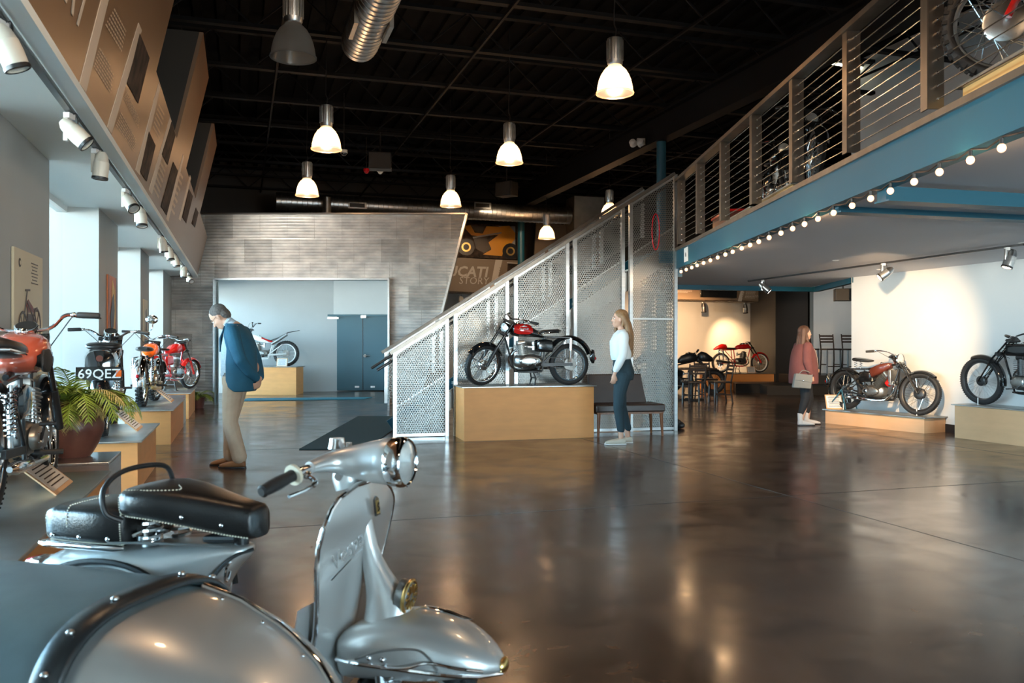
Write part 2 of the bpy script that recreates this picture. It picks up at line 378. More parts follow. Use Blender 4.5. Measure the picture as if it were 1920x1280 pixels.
# soffit
sf = MB(); sf.prism([uP(-.887, -6, 2.72), uP(-.887, 17.6, 2.72), uP(-2.3, 18.05, 2.72), uP(-2.3, -5.5, 2.72)], (0, 0, .06)); sf.build('soffit_panel', 'soffit_grey', wl)
sl = MB(); sl.beam(uP(-.925, -6, 2.70), uP(-.925, 17.6, 2.70), .085, .05); sl.build('soffit_lip', 'soffit_grey', wl)
# leaning graphic fascia over the soffit
def Fp(Y, z, off=0): return V((-.887+.25*(z-2.72)-.318*Y, Y, z))+Vv*off
FN = V((.953, .303, -.25)).normalized()
fas = MB()
fas.prism([Fp(-5, 2.72), Fp(17.6, 2.72), Fp(17.6, 3.52), Fp(-5, 3.52)], -Vv*.10)
fascia = fas.build('trim_3', 'brown_board', kind=S)
MB().prism([Fp(-5, 3.52), Fp(6.95, 3.52), Fp(6.95, 5.30), Fp(-5, 5.30)], -Vv*.10).build('tall_board', 'brown_board', fascia)
for a, b in ((9.2, 10.77), (13.0, 14.42)):
    MB().prism([Fp(a, 3.52), Fp(b, 3.52), Fp(b, 4.66), Fp(a, 4.66)], -Vv*.04).build('raised_board', 'brown_board', fascia)
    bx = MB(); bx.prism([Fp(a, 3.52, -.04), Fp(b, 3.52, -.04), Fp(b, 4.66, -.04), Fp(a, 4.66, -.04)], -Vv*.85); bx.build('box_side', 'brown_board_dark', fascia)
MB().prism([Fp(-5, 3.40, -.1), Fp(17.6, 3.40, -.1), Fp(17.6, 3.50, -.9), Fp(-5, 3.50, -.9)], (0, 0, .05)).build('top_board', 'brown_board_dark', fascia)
def FQ(px, py, off=.004):
    px /= 3.048; py /= 3.048
    k = (px-960)/1600+.318-.25*(645-py)/1600; Y = -1.242/k; return Fp(Y, CH+(645-py)/1600*Y)+FN*off
def decal(name, m, quad, off=.004, th=.004):
    pts = [FQ(*q, off=off) for q in quad]; MB().prism(pts, -FN*th).build(name, m, fascia)
PALE = [[(590, -60), (632, -60), (488, 528), (452, 475)], [(790, 130), (808, 172), (635, 765), (610, 725)],
        [(905, 475), (915, 500), (795, 1000), (773, 970)], [(970, 670), (978, 690), (866, 1110), (850, 1086)],
        [(1045, 880), (1050, 900), (960, 1268), (948, 1248)], [(1085, 1000), (1090, 1018), (1030, 1262), (1020, 1250)]]
for q in PALE: decal('graphic_stripe', 'print_pale', q, .004)
for q in ([(795, 190), (850, 330), (785, 590), (725, 475)], [(848, 750), (885, 830), (835, 1035), (797, 980)], [(978, 695), (1000, 770), (955, 940), (922, 880)],
          [(988, 925), (1014, 975), (950, 1228), (918, 1178)], [(1078, 1080), (1100, 1120), (1062, 1275), (1040, 1240)], [(1118, 1185), (1132, 1215), (1112, 1300), (1094, 1275)]):
    decal('printed_photo', 'print_dark', q, .007)
def rows(quad, n, m='print_text', plane=FQ, parent=fascia, lw=.45, seed=1, nrm=FN):
    r = random.Random(seed); a, b, c, d = [plane(*q) for q in quad]; mb = MB()
    for i in range(n):
        t0 = i/n; t1 = (i+lw)/n; s = 0
        e = 1 if r.random() > .2 else .7
        while s < e:
            w = r.uniform(.05, .14); s1 = min(e, s+w)
            def pt(s_, t_): return a.lerp(b, s_).lerp(d.lerp(c, s_), t_)
            mb.add([pt(s, t0), pt(s1, t0), pt(s1, t1), pt(s, t1)], [(0, 1, 2, 3)]); s = s1+.025
    o = mb.build('printed_text', m, parent); o['kind'] = 'stuff'; return o
for k, (q, n) in enumerate([([(650, 45), (718, 175), (690, 310), (592, 150)], 6), ([(565, 270), (652, 405), (628, 545), (528, 385)], 7), ([(722, 520), (795, 680), (790, 740), (700, 560)], 5),
                            ([(690, 640), (778, 800), (762, 872), (655, 720)], 6), ([(905, 590), (938, 650), (905, 810), (868, 740)], 6), ([(925, 895), (950, 945), (900, 1150), (868, 1090)], 7), ([(1030, 985), (1045, 1010), (990, 1250), (972, 1220)], 7)]):
    rows(q, n, seed=k)
pY0 = FQ(455, 185); pY1 = FQ(505, 95); hd = (FQ(440, 160)-FQ(395, 85)).normalized()
ud = Uv; yd = (Fp(0, 1)-Fp(0, 0)).normalized()
text('title_lettering', 'STORY', .40, frame(FQ(462, 190, off=.004), ud, yd), 'print_pale', fascia, align='RIGHT')
for k, (px, py, s) in enumerate(((612, 26, '70s'), (650, 640, '80s'))):
    pass
# ---- corrugated angled wall
YC = 18.25
def xr(z): return -.97-(4.06-z)*(1.03/4.06)
cw = MB()
cw.prism([(-7.7, YC+.03, 0), (-6.33, YC+.03, 0), (-6.33, YC+.03, 2.67), (-2.65, YC+.03, 2.67), (-2.65, YC+.03, 0), (xr(0), YC+.03, 0), (xr(4.06), YC+.03, 4.06), (-7.7, YC+.03, 4.06)], (0, .14, 0))
cwall = cw.build('wall_centre', 'steel_dull', kind=S)
def corr_panel(x0, x1, z0, z1, ph):
    nw = max(1, round((z1-z0)/.0635)); n = nw*4; R = []
    for i in range(n+1):
        z = z0+(z1-z0)*i/n; off = .012*math.sin(2*PI*i/4+.4)+ph*(i/n-.5)*.012
        a, b = x0, min(x1, xr(z)-.01)
        if b <= a+.01: break
        R.append([(a+.002, YC+.012-off, z+.002), ((a+b)/2, YC+.010-off-ph*.006, z), (b-.002, YC+.012-off, z)])
    if len(R) < 3: return
    mb = MB(); mb.rings(R, closed=False, cap=False); mb.build('corrugated_panel', random.choice(('corr', 'corr', 'corr_light', 'corr_dark')), cwall, ang=60)
rr = random.Random(3); ph0 = .508; w = .585
for r in range(8):
    z1 = 4.06-r*ph0; z0 = max(0, z1-ph0); x = -7.7-(r % 2)*w*.5-rr.uniform(0, .15)
    while x < -.9:
        x1 = x+w; iv = [(-7.7, xr(z1))]
        if z0 < 2.66: iv = [(-7.7, -6.36), (-2.62, xr(z1))]
        if z0 < 2.66 < z1: iv.append((-6.36, -2.62))
        for a, b in iv:
            aa, bb = max(a, x), min(b, x1)
            if bb-aa > .03: corr_panel(aa, bb, max(z0, 2.70) if a == -6.36 else z0, z1, rr.uniform(-1, 1))
        x = x1
t = MB(); t.beam((xr(0), YC-.0, 0), (xr(4.08), YC-.0, 4.08), .05, .20, up=(0, 1, 0)); t.beam((-7.7, YC, 4.08), (xr(4.08), YC, 4.08), .20, .03); t.build('edge_trim', 'steel', cwall)
t = MB(); t.beam((-6.35, YC, 0), (-6.35, YC, 2.69), .18, .04, up=(1, 0, 0)); t.beam((-2.63, YC, 0), (-2.63, YC, 2.69), .18, .04, up=(1, 0, 0)); t.beam((-6.35, YC, 2.69), (-2.63, YC, 2.69), .18, .04); t.build('opening_trim', 'steel', cwall)
# ---- vestibule
YB = 23.6
vb = MB(); vb.prism([(-9.6, YB, 0), (-5.28, YB, 0), (-5.28, YB, 2.11), (-2.98, YB, 2.11), (-2.98, YB, 0), (-2.3, YB, 0), (-2.3, YB, 3.3), (-9.6, YB, 3.3)], (0, .15, 0)); vb.build('wall_back', 'wall_grey', kind=S)
MB().box((-2.38, 21, 1.65), (.12, 5.2, 3.3)).build('wall_inner_right', 'wall_grey', kind=S)
MB().box((-6.0, 21.05, 3.36), (7.6, 5.0, .1)).build('ceiling_vestibule', 'soffit_grey', kind=S)
MB().box((-7.3, YB-.01, .05), (4.0, .03, .1)).build('baseboard_back', 'black_satin', kind=S)
dr = MB(); dr.box((-5.255, YB+.02, 1.06), (.05, .14, 2.12)); dr.box((-3.005, YB+.02, 1.06), (.05, .14, 2.12)); dr.box((-4.13, YB+.02, 2.095), (2.3, .14, .05)); door = dr.build('door_1', 'door_teal', kind=S)
for i, x in enumerate((-4.69, -3.575)):
    lf = B('door_leaf', (x, YB+.05, 1.05), (1.105, .045, 2.06), 'door_teal', door, bevel=.004)
    B('kick_bolt', (x+(.40 if i == 0 else -.28), YB+.02, .12), (.12, .02, .05), 'steel', door)
B('door_gap', (-4.133, YB+.045, 1.05), (.012, .05, 2.06), 'black_satin', door)
h = MB(); h.cyl((-4.06, YB+.03, .98), (-4.06, YB-.04, .98), .045, 16); h.cyl((-4.06, YB-.04, .98), (-3.92, YB-.04, .98), .014, 8); h.build('door_handle', 'chrome', door)
B('door_closer', (-5.0, YB-.02, 2.02), (.42, .06, .05), 'steel', door); B('door_closer', (-4.10, YB-.02, 2.06), (.14, .06, .07), 'steel', door)
# ---- building back wall with its leaning boards
def Bw(x, off=0, z=0): return V((x, 26.6+.318*(x-4.5)-off, z))
MB().prism([Bw(-9.5), Bw(19), Bw(19)+V((0, .15, 0)), Bw(-9.5)+V((0, .15, 0))], (0, 0, 6.2)).build('wall_rear', 'wall_grey', kind=S)
MB().prism([Bw(-9.5, .01, 3.4), Bw(19, .01, 3.4), Bw(19, .03, 3.4), Bw(-9.5, .03, 3.4)], (0, 0, 2.82)).build('upper_paint', 'dark_wall', bpy.data.objects['wall_rear'])
MB().prism([Bw(-2.3, .02, 0), Bw(7.2, .02, 0), Bw(7.2, 0, 0), Bw(-2.3, 0, 0)], (0, 0, .1)).build('baseboard_rear', 'black_satin', kind=S)
def SQ(px, py, Yc, s=.318, x0=0):                        # point on the plane Y = Yc + s*(X-x0) seen at a photo position
    k = (px-960)/1600; Y = (Yc-s*x0)/(1-s*k); return V((k*Y, Y, CH+(645-py)/1600*Y))
nb = Vv.cross(V((0, 0, 1))).normalized()                 # towards the camera
def board(name, m, quad, Yc, th=.03, parent=None, kind=None):
    pts = [SQ(*q, Yc) for q in quad]; return MB().prism([p-nb*0 for p in pts], -nb*th).build(name, m, parent, kind=kind)
Y1 = 24.2
sb = board('trim_4', 'taupe_board', [(800, 480), (1010, 490), (1010, 556), (800, 546)], Y1, .08, kind=S)
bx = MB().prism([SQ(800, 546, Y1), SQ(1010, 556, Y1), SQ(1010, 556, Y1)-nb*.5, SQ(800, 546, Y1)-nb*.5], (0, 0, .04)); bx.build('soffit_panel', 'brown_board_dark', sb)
def bt(name, m, quad, off=.01, Yc=Y1, par=sb): pts = [SQ(*q, Yc)+nb*off for q in quad]; return MB().prism(pts, -nb*.006).build(name, m, par)
bt('graphic_stripe', 'print_white', [(929, 487), (942, 487), (930, 535), (918, 545)])
bt('printed_photo', 'print_dark', [(952, 494), (1000, 497), (1000, 520), (950, 520)])
bt('photo_border', 'print_white', [(950.5, 493), (1000, 496), (1000, 494.5), (950.5, 491.5)])
text('title_lettering', 'DUCATI', .40, frame(SQ(914, 519, Y1)+nb*.012, Vv, (0, 0, 1)), 'print_white', sb, bold=.012, shear=.18, align='RIGHT')
text('subtitle_lettering', 'STORY', .28, frame(SQ(916, 533, Y1)+nb*.012, Vv, (0, 0, 1)), 'print_white', sb, shear=.12, align='RIGHT')
text('stripe_lettering', '1990s', .15, frame(SQ(935, 511, Y1)+nb*.014, (-.15, -.05, -1), (.95, .3, 0)), 'taupe_board', sb, shear=.1, align='CENTER')
# printed superbike photograph above it
ph = board('trim_5', 'print_dark', [(848, 417), (968, 423), (968, 486), (848, 482)], Y1, .05, kind=S)
pp = lambda n, m, pts, o=.008: MB().prism([SQ(x, y, Y1)+nb*o for x, y in pts], -nb*.004).build(n, m, ph)
mat('print_yellow', (.72, .30, .02), .3); mat('print_black', (.012, .012, .014), .3); mat('print_grey', (.30, .30, .30), .3)  # near-black ink for the printed seat, wheels and engine
pp('printed_backdrop', 'print_grey', [(935, 424), (966, 424), (966, 470), (935, 440)], .004)
pp('printed_bodywork', 'print_yellow', [(868, 424), (882, 422), (890, 436), (905, 438), (912, 424), (935, 425), (955, 423), (966, 437), (965, 448), (955, 462), (946, 466), (941, 480), (905, 477), (921, 468), (915, 455), (935, 440), (900, 443), (884, 441)], .008)
pp('printed_seat', 'print_black', [(886, 424), (908, 424), (904, 436), (892, 434)], .012)
for cx, cy, r in ((874, 463, 16), (957, 471, 15)):
    pp('printed_wheel', 'print_black', [(cx+r*math.cos(a*PI/12), cy+r*math.sin(a*PI/12)) for a in range(24)], .010)
    pp('printed_rim', 'brass', [(cx+r*.55*math.cos(a*PI/12), cy+r*.55*math.sin(a*PI/12)) for a in range(24)], .013)
    pp('printed_tyre', 'print_black', [(cx+r*.35*math.cos(a*PI/12), cy+r*.35*math.sin(a*PI/12)) for a in range(24)], .015)
pp('printed_engine', 'print_black', [(888, 446), (912, 446), (921, 466), (908, 474), (892, 466)], .010)
pp('printed_frame', 'print_grey', [(886, 444), (940, 435), (940, 437.5), (887, 447)], .014)
# brown upper boards right of the photograph
board('trim_6', 'taupe_board', [(1006, 418), (1130, 425), (1130, 500), (1001, 492)], Y1, .06, kind=S)
cl = MB().cyl((SQ(977, 500, 23.2).x, SQ(977, 500, 23.2).y, 0), (SQ(977, 500, 23.2).x, SQ(977, 500, 23.2).y, 5.4), .095, 18); cl.build('trim_7', 'blue_steel', kind=S)
# right-hand leaning board with the television under the mezzanine
Y2 = 23.9
rbd = board('trim_8', 'taupe_board', [(1262, 525), (1474, 529), (1473.5, 567.5), (1262, 563)], Y2, .12, kind=S)
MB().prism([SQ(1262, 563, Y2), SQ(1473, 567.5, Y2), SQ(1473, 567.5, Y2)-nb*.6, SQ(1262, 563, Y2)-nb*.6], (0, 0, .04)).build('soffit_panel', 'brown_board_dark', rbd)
for q in ([(1392, 534), (1399, 534), (1390, 565), (1383, 564.5)], [(1434, 537), (1441, 537), (1433, 566), (1426, 566)]): bt('graphic_stripe', 'print_white', q, .01, Y2, rbd)
text('stripe_lettering', '1930s', .14, frame(SQ(1392, 549, Y2)+nb*.014, (-.15, -.05, -1), (.95, .3, 0)), 'taupe_board', rbd, align='CENTER')
for q, n, sd in (([(1270, 534), (1297, 535), (1297, 550), (1270, 549)], 7, 11), ([(1400, 537), (1425, 538), (1422, 561), (1396, 560)], 9, 12)):
    rows(q, n, 'print_white', lambda x, y: SQ(x, y, Y2)+nb*.012, rbd, lw=.4, seed=sd)
ring = MB(); 
cR = SQ(1456, 548, Y2)+nb*.014; ring.tube([cR+Vv*(.10*math.cos(a*PI/8))+V((0, 0, .10*math.sin(a*PI/8))) for a in range(1, 16) if a not in (11, 12, 13)], .008, 6)
ring.tube([cR+Vv*x+V((0, 0, z)) for x, z in ((-.04, .05), (.03, .05), (.03, .0), (-.03, -.02), (.04, -.06))], .008, 6); ring.build('crest', 'print_white', rbd)
# dark column wall, grey wall of the seating stage
MB().prism([(7.6, 24.6, 0), (8.6, 24.8, 0), (8.6, 27.2, 0), (7.6, 27.2, 0)], (0, 0, 6.1)).build('wall_dark_panel', 'dark_wall', kind=S)
MB().prism([(8.62, 24.4, 0), (18.0, 24.6, 0), (18.0, 24.9, 0), (8.62, 24.7, 0)], (0, 0, 6.1)).build('wall_stage', 'wall_grey', kind=S)
# ---- right display wall and outer walls
X0R = 10.45
rw = MB(); a = uP(X0R, -6); b = uP(X0R, 14.6); rw.prism([a, b, b+Vv*.2, a+Vv*.2], (0, 0, 6.1)); rwall = rw.build('wall_right', 'wall_white', kind=S)
MB().prism([uP(X0R-.02, -6), uP(X0R-.02, 14.6), uP(X0R+.01, 14.6), uP(X0R+.01, -6)], (0, 0, .12)).build('baseboard_right', 'black_satin', kind=S)
MB().prism([uP(22, -8), uP(22, 30), uP(22.2, 30), uP(22.2, -8)], (0, 0, 6.2)).build('wall_far_right', 'dark_wall', kind=S)
# front wall behind the camera with its glazing
fw = MB(); fw.box((-.9, -6, 3.1), (10.6, .2, 6.2)); fw.box((17.4, -6, 3.1), (14, .2, 6.2)); fw.box((7.4, -6, 4.3), (6.2, .2, 3.8)); fw.box((7.4, -6, .1), (6.2, .2, .4)); fw.build('wall_front', 'wall_grey', kind=S)
fm = MB()
for i in range(5): fm.box((4.45+i*1.47, -6, 1.35), (.07, .12, 2.2))
fm.box((7.4, -6, .33), (5.9, .12, .07)); fm.build('window_8', 'black_satin', kind=S)
# ================= MEZZANINE =================
def EX(Y): return 2.507+.0225*(12.9-Y)
Ys, Ye = -2.0, 12.9
mz = MB()
a = V((EX(Ys)+.05, Ys, 2.47)); b = V((EX(6.3)+.05, 6.3, 2.47))
outl = [V((EX(Ys)+.02, Ys, 0)), V((EX(Ye)+.02, Ye, 0)), V((2.62, 16.4, 0)), V((6.0, 17.25, 0)), V((5.85, 14.5, 0)), uP(X0R, 14.5), uP(X0R, Ys)]
mez = MB().prism([p+V((0, 0, 2.50)) for p in outl], (0, 0, .225)).build('floor_mezzanine', 'black_satin', kind=S)
lowc = [V((EX(6.35)+.1, 6.35, 0)), V((EX(Ye)+.1, Ye, 0)), V((2.7, 16.3, 0)), V((6.0, 17.2, 0)), V((5.83, 14.5, 0)), uP(X0R, 14.5), uP(X0R, 9.0)]
MB().prism([p+V((0, 0, 2.44)) for p in lowc], (0, 0, .055)).build('ceiling_under_mezzanine', 'ceil_white', kind=S)
uc = [V((EX(Ys)+.1, Ys, 0)), V((EX(6.35)+.1, 6.35, 0)), uP(X0R, 9.0), uP(X0R, Ys)]
MB().prism([p+V((0, 0, 2.485)) for p in uc], (0, 0, .012)).build('ceiling_raised', 'ceil_white', kind=S)
e_ = MB()
for z0, z1, w in ((2.435, 2.46, .14), (2.68, 2.70, .14), (2.46, 2.68, .05)):
    e_.beam((EX(Ys)+w/2-.03, Ys, (z0+z1)/2), (EX(Ye)+w/2-.03, Ye, (z0+z1)/2), w, z1-z0)
edge = e_.build('trim_9', 'blue_steel', kind=S)
MB().beam((EX(Ys), Ys, 2.722), (EX(Ye), Ye, 2.722), .11, .045).build('toe_rail', 'rail_steel', edge)
MB().beam((EX(Ye)+.02, Ye+.02, 2.47), (EX(Ye)+.15, 16.35, 2.5), .1, .3).build('trim_10', 'blue_steel', kind=S)
# dropped beams under the slab
x1 = EX(6.1)
for k, (y0, zz) in enumerate(((6.25, 2.40), (7.1, 2.45))):
    q = MB(); p0 = V((EX(y0)+.05, y0, zz)); p1 = p0+Vv*4.6+V((0, -.25, 0)); q.beam(p0, p1, .10, .10); q.beam(p0-V((0, 0, .055)), p1-V((0, 0, .055)), .16, .012); q.build('trim_%d' % (11+k), 'blue_steel', kind=S)
q = MB(); q.beam((2.55, 16.25, 2.40), (6.12, 17.15, 2.40), .10, .10); q.beam((6.12, 17.15, 2.40), (5.86, 14.55, 2.40), .1, .10); q.build('trim_13', 'blue_steel', kind=S)
# recessed sprinkler caps
for p, lb_ in (((5.6, 13.0), 'farthest round white cap in the ceiling under the mezzanine, by the white wall'), ((5.75, 9.6), 'round white cap in the ceiling near the right edge of the picture'), ((4.4, 11.6), 'round white cap in the middle of the ceiling under the mezzanine')):
    tag(MB().lathe([(0, -.012), (.03, -.012), (.05, 0)], 12, Mx.Translation((p[0], p[1], 2.44))).build('sprinkler_cap', 'white_paint'), lb_, 'sprinkler', 'sprinkler caps under the mezzanine')
# ================= PENDANTS =================
def pendant(px, zb, Y, lit, label, first=[]):
    x = (px-960)/F*Y
    if lit and first: 
        r = first[0].copy(); C.collection.objects.link(r); r.location = (x, Y, zb); r['label'] = label
        for ch in first[0].children:
            c = ch.copy(); C.collection.objects.link(c); c.parent = r
    else:
        r = thing('pendant_lamp', label, 'pendant lamp', (x, Y, zb), 0, 'high bay pendant lamps')
        h = MB(); h.lathe([(0, .60), (.085, .60), (.085, .33), (.075, .31), (0, .31)], 20)
        for k in range(18): a = 2*PI*k/18; h.beam((.088*math.cos(a), .088*math.sin(a), .36), (.088*math.cos(a), .088*math.sin(a), .58), .008, .012, up=(math.cos(a), math.sin(a), 0))
        h.build('lamp_housing', 'galv' if lit else 'galv', r)
        s = MB(); prof = [(.205, 0), (.200, .02), (.192, .08), (.178, .14), (.155, .20), (.125, .25), (.09, .285), (.078, .30)]
        pr2 = [(a, b) for a, b in prof]; s.lathe(pr2, 40); s.build('lamp_shade', 'shade_lit' if lit else 'shade_off', r)
        MB().lathe([(.2, -.006), (.21, -.006), (.21, .008), (.2, .008)], 40, loop=True).build('shade_rim', 'shade_lit' if lit else 'shade_off', r)
        if lit: MB().ell((0, 0, .19), (.055, .055, .09)).build('bulb', 'bulb_glow', r)
        c = MB(); c.tube(bez([(0, 0, .60), (.012, 0, .7), (-.01, 0, .8), (0, 0, 1.2), (0, 0, 2.08)], 4), .007, 6); c.build('hanging_cord', 'black_satin', r)
        if lit: first.append(r)
    if lit: light('POINT', 'pendant_light', (x, Y, zb+.10), 45, (1, .64, .36), shadow_soft_size=.09)
PN = [(1153, 4.06, 9.4, 1, 'largest lit pendant lamp, nearest on the right, with glowing prismatic shade'), (612, 3.98, 11.75, 1, 'lit pendant lamp left of centre, upper one of the pair over the grey metal wall'),
      (955, 4.06, 13, 1, 'lit pendant lamp hanging between the two others above the staircase side'), (576, 3.98, 15.4, 1, 'small lit pendant lamp furthest left, just above the metal wall and duct'),
      (845, 4.0, 16.7, 1, 'small lit pendant lamp in front of the long horizontal duct'), (1143, 4.18, 19.3, 1, 'small lit pendant lamp partly behind the stair handrail'),
      (1025, 3.9, 21, 1, 'farthest and smallest lit pendant lamp, beside the yellow motorcycle photo'), (550, 3.92, 7.8, 0, 'unlit grey pendant lamp near the top, left of the round duct')]
for px, z, Y, lit, lb in PN: pendant(px, z, Y, lit, lb)
for x, y in ((1.5, 4.5), (-1.2, 3.5), (3.0, -1)): light('POINT', 'pendant_light', (x, y, 4.0), 45, (1, .64, .36), shadow_soft_size=.12)
# ================= DUCTS =================
def duct(a, b, r, label, n=40, capm='galv'):
    a = V(a); b = V(b); d = thing('air_duct', label, 'duct', a); L = (b-a).length; T = rot_to(b-a)
    m = MB(); m.M = T; prof = []; k = int(L/.12)
    for i in range(k): z = i*L/k; prof += [(r, z), (r, z+L/k*.85), (r+.008, z+L/k*.9), (r+.008, z+L/k*.96)]
    m.lathe([(0, 0)]+prof+[(r, L), (0, L)], 28); m.build('duct_pipe', 'galv', d, ang=50); return d
d1 = duct((-1.95, 10.9, 5.13), V((-1.95, 10.9, 5.13))-Uv*11, .23, 'large round spiral duct hanging overhead beside the unlit lamp')
for s in (-1, 1):
    g = MB(); c = -Uv*1.0+Vv*(s*.20)+V((0, 0, -.12)); g.box((0, 0, 0), (.05, .55, .18), UANG); g.v = [q+c for q in g.v]; g.build('air_grille', 'steel_dull', d1)
d2 = duct((-5.6, 24.4*.83, 1.3+267/1600*20.3), (1.52, 22.55, 1.3+240/1600*22.55), .215, 'long horizontal round duct along the back above the metal wall')
for px in (673, 905):
    p = SQ(px, 388, 22.07); g = MB(); g.box((p.x+5.6, p.y-24.4*.83-.22, p.z-4.69+.02*0), (.44, .06, .16), .3); g.build('air_grille', 'steel', d2); g = MB(); g.box((p.x+5.6, p.y-24.4*.83-.245, p.z-4.69), (.36, .05, .09), .3); g.build('grille_opening', 'black_satin', d2)
dk = MB(); dk.box((1.95, 22.75, 4.68), (.85, .6, 1.0), .3); o = dk.build('duct_plenum', 'steel_dull'); tag(o, 'square sheet metal plenum at the right end of the long duct', 'duct')
MB().beam((1.6, 22.33, 4.2), (2.28, 22.55, 5.15), .02, .02).build('plenum_crease', 'steel_dull', o)
p = SQ(613, 394, 21.5); tag(MB().cyl((p.x, p.y, 3.3), (p.x, p.y, p.z+.3), .10, 16).build('duct_branch', 'galv'), 'short vertical duct stub rising behind the metal wall', 'duct')
# ceiling speakers, alarms, cameras, emergency light
def speaker(loc, rz, label, s=.36):
    t = thing('loudspeaker', label, 'speaker', loc, rz); MB().box((0, 0, 0), (s, s*.7, s*.75)).build('cabinet', 'black_satin', t, bevel=.01); MB().box((0, -s*.36, 0), (s*.9, .01, s*.65)).build('grille', 'dark_wall', t); MB().cyl((0, 0, s*.3), (0, 0, s*.3+.35), .015, 8).build('bracket', 'black_satin', t)
speaker(SQ(713, 303, 17), .1, 'black loudspeaker hanging from the ceiling above the long duct, left', .42)
speaker(SQ(950, 355, 19), -.6, 'black loudspeaker tilted near the ceiling to the right of the small lamps', .42)
speaker((6.05, 15.6, 2.2), -.2, 'black loudspeaker under the mezzanine at the corner of the white wall', .30)
def dome(px, py, Y, m, label, cat, r=.06):
    p = SQ(px, py, Y, 0); t = thing(cat.replace(' ', '_'), label, cat, p); MB().cyl((0, 0, .0), (0, 0, .05), r, 14).build('base', 'white_paint' if m != 'red_plastic' else m, t); MB().ell((0, 0, 0), (r*.8, r*.8, r*.8)).build('dome', m, t); MB().cyl((0, 0, .05), (0, 0, 5.42-p.z if p.z < 5.3 else .2), .008, 6).build('stem', 'black_satin', t)
dome(687, 321, 17, 'red_plastic', 'small red fire alarm beacon under the ceiling', 'alarm')
dome(713, 322, 16.6, 'white_paint', 'small white smoke detector under the ceiling', 'detector')
dome(645, 287, 14, 'black_gloss', 'small white dome camera by the second pendant lamp', 'security camera')
t = thing('emergency_light', 'white twin-head emergency light on the dark girder beside the teal column', 'lamp', (2.33, 15.75, 5.0)); 
for s in (-1, 1): MB().lathe([(0, .07), (.06, .05), (.075, -.03), (0, -.04)], 14, Mx.Translation((s*.07-.03, -.04, 0)) @ Mx.Rotation(1.2, 4, 'X') @ Mx.Rotation(-.5, 4, 'Y')).build('lamp_head', 'white_paint', t)
B('backplate', (.06, .03, .04), (.16, .06, .12), 'white_paint', t)
t = thing('fluorescent_fixture', 'long lit fluorescent strip light above the mezzanine', 'lamp', SQ(1545, 112, 12.5, .318)); q = SQ(1735, 143, 12.5, .318)-t.location
MB().beam((0, 0, 0), q, .10, .06).build('fixture_body', 'white_paint', t); MB().beam((0, 0, -.04), q+V((0, 0, -.04)), .045, .025).build('tube', 'tube_glow', t)
# ================= TRACKS AND SPOTS =================
def spot_head(name_label, base, aim, m='lamp_cream', s=1.0, glow=False, group='track spotlights'):
    t = thing('track_spotlight', name_label, 'spotlight', base, 0, group)
    MB().box((0, 0, -.02), (.035, .07, .03)).build('track_adapter', 'white_paint', t)
    MB().box((-.015, 0, -.09*s), (.028, .035, .15*s)).build('gear_arm', m, t, bevel=.004)
    T = Mx.Translation((.035, 0, -.12*s)) @ rot_to(V(aim))
    h = MB(); h.lathe([(0, -.10*s), (.022*s, -.098*s), (.04*s, -.07*s), (.047*s, -.03*s), (.049*s, -.028*s), (.052*s, .02*s), (.050*s, .085*s), (.044*s, .09*s), (.044*s, .08*s), (0, .075*s)], 18, T); h.build('lamp_head', m, t)
    MB().lathe([(0, .083*s), (.043*s, .083*s), (.043*s, .078*s)], 18, T).build('lens', 'lamp_lens' if glow else 'lens', t)
    MB().lathe([(.05*s, .075*s), (.053*s, .075*s), (.053*s, .092*s), (.046*s, .094*s)], 18, T).build('bezel', 'black_satin', t)
    MB().tube(bez([(0, 0, -.02), (.03, .02, -.0), (.05, 0, -.04), (.045, 0, -.09*s)], 4), .004, 5).build('flex', 'black_satin', t); return t
tr = MB(); tr.beam(uP(-1.0, -3, 2.665), uP(-1.0, 17.3, 2.665), .036, .03); tag(tr.build('lighting_track', 'black_satin'), 'long black lighting track under the left soffit', 'track')
HL = [(3.55, (.35, .2, -1)), (4.98, (.75, .2, -.75)), (5.9, (-.1, 0, -1)), (7.4, (.5, -.3, -.6)), (8.3, (.15, -.2, -1)), (10.6, (.1, .1, -1)), (11.6, (.2, -.1, -1)), (12.6, (.25, 0, -1)), (14.6, (-.1, 0, -1)), (16.2, (.6, -.6, -.6))]
nm = ['cut off at the left picture edge', 'large and tilted, second from the left', 'grey, hanging straight above the near motorcycle', 'with its lens turned to the camera', 'just beyond the one with the visible lens', 'sixth along the track from the left edge', 'seventh along the track from the left edge', 'eighth along the track from the left edge', 'second from the far end of the track', 'last at the far end of the track']
for (Y, a), n in zip(HL, nm): spot_head('cream track spotlight under the left soffit, '+n, uP(-1.0, Y, 2.65), a)
# spots that light the left row and the metal wall
for Y, ty in ((3.55, 5.0), (5.9, 6.4), (8.3, 8.6), (11.6, 12.4), (14.6, 15.8)):
    light('SPOT', 'spot_beam', uP(-.9, Y, 2.42), 90, WARM2, uP(-1.05, ty, .6), spot_size=.9, spot_blend=.6, shadow_soft_size=.04)
light('SPOT', 'spot_beam', uP(-.80, 15.2, 2.45), 420, (1, .88, .74), (-4.6, 18.2, 3.0), spot_size=1.25, spot_blend=.9, shadow_soft_size=.04)
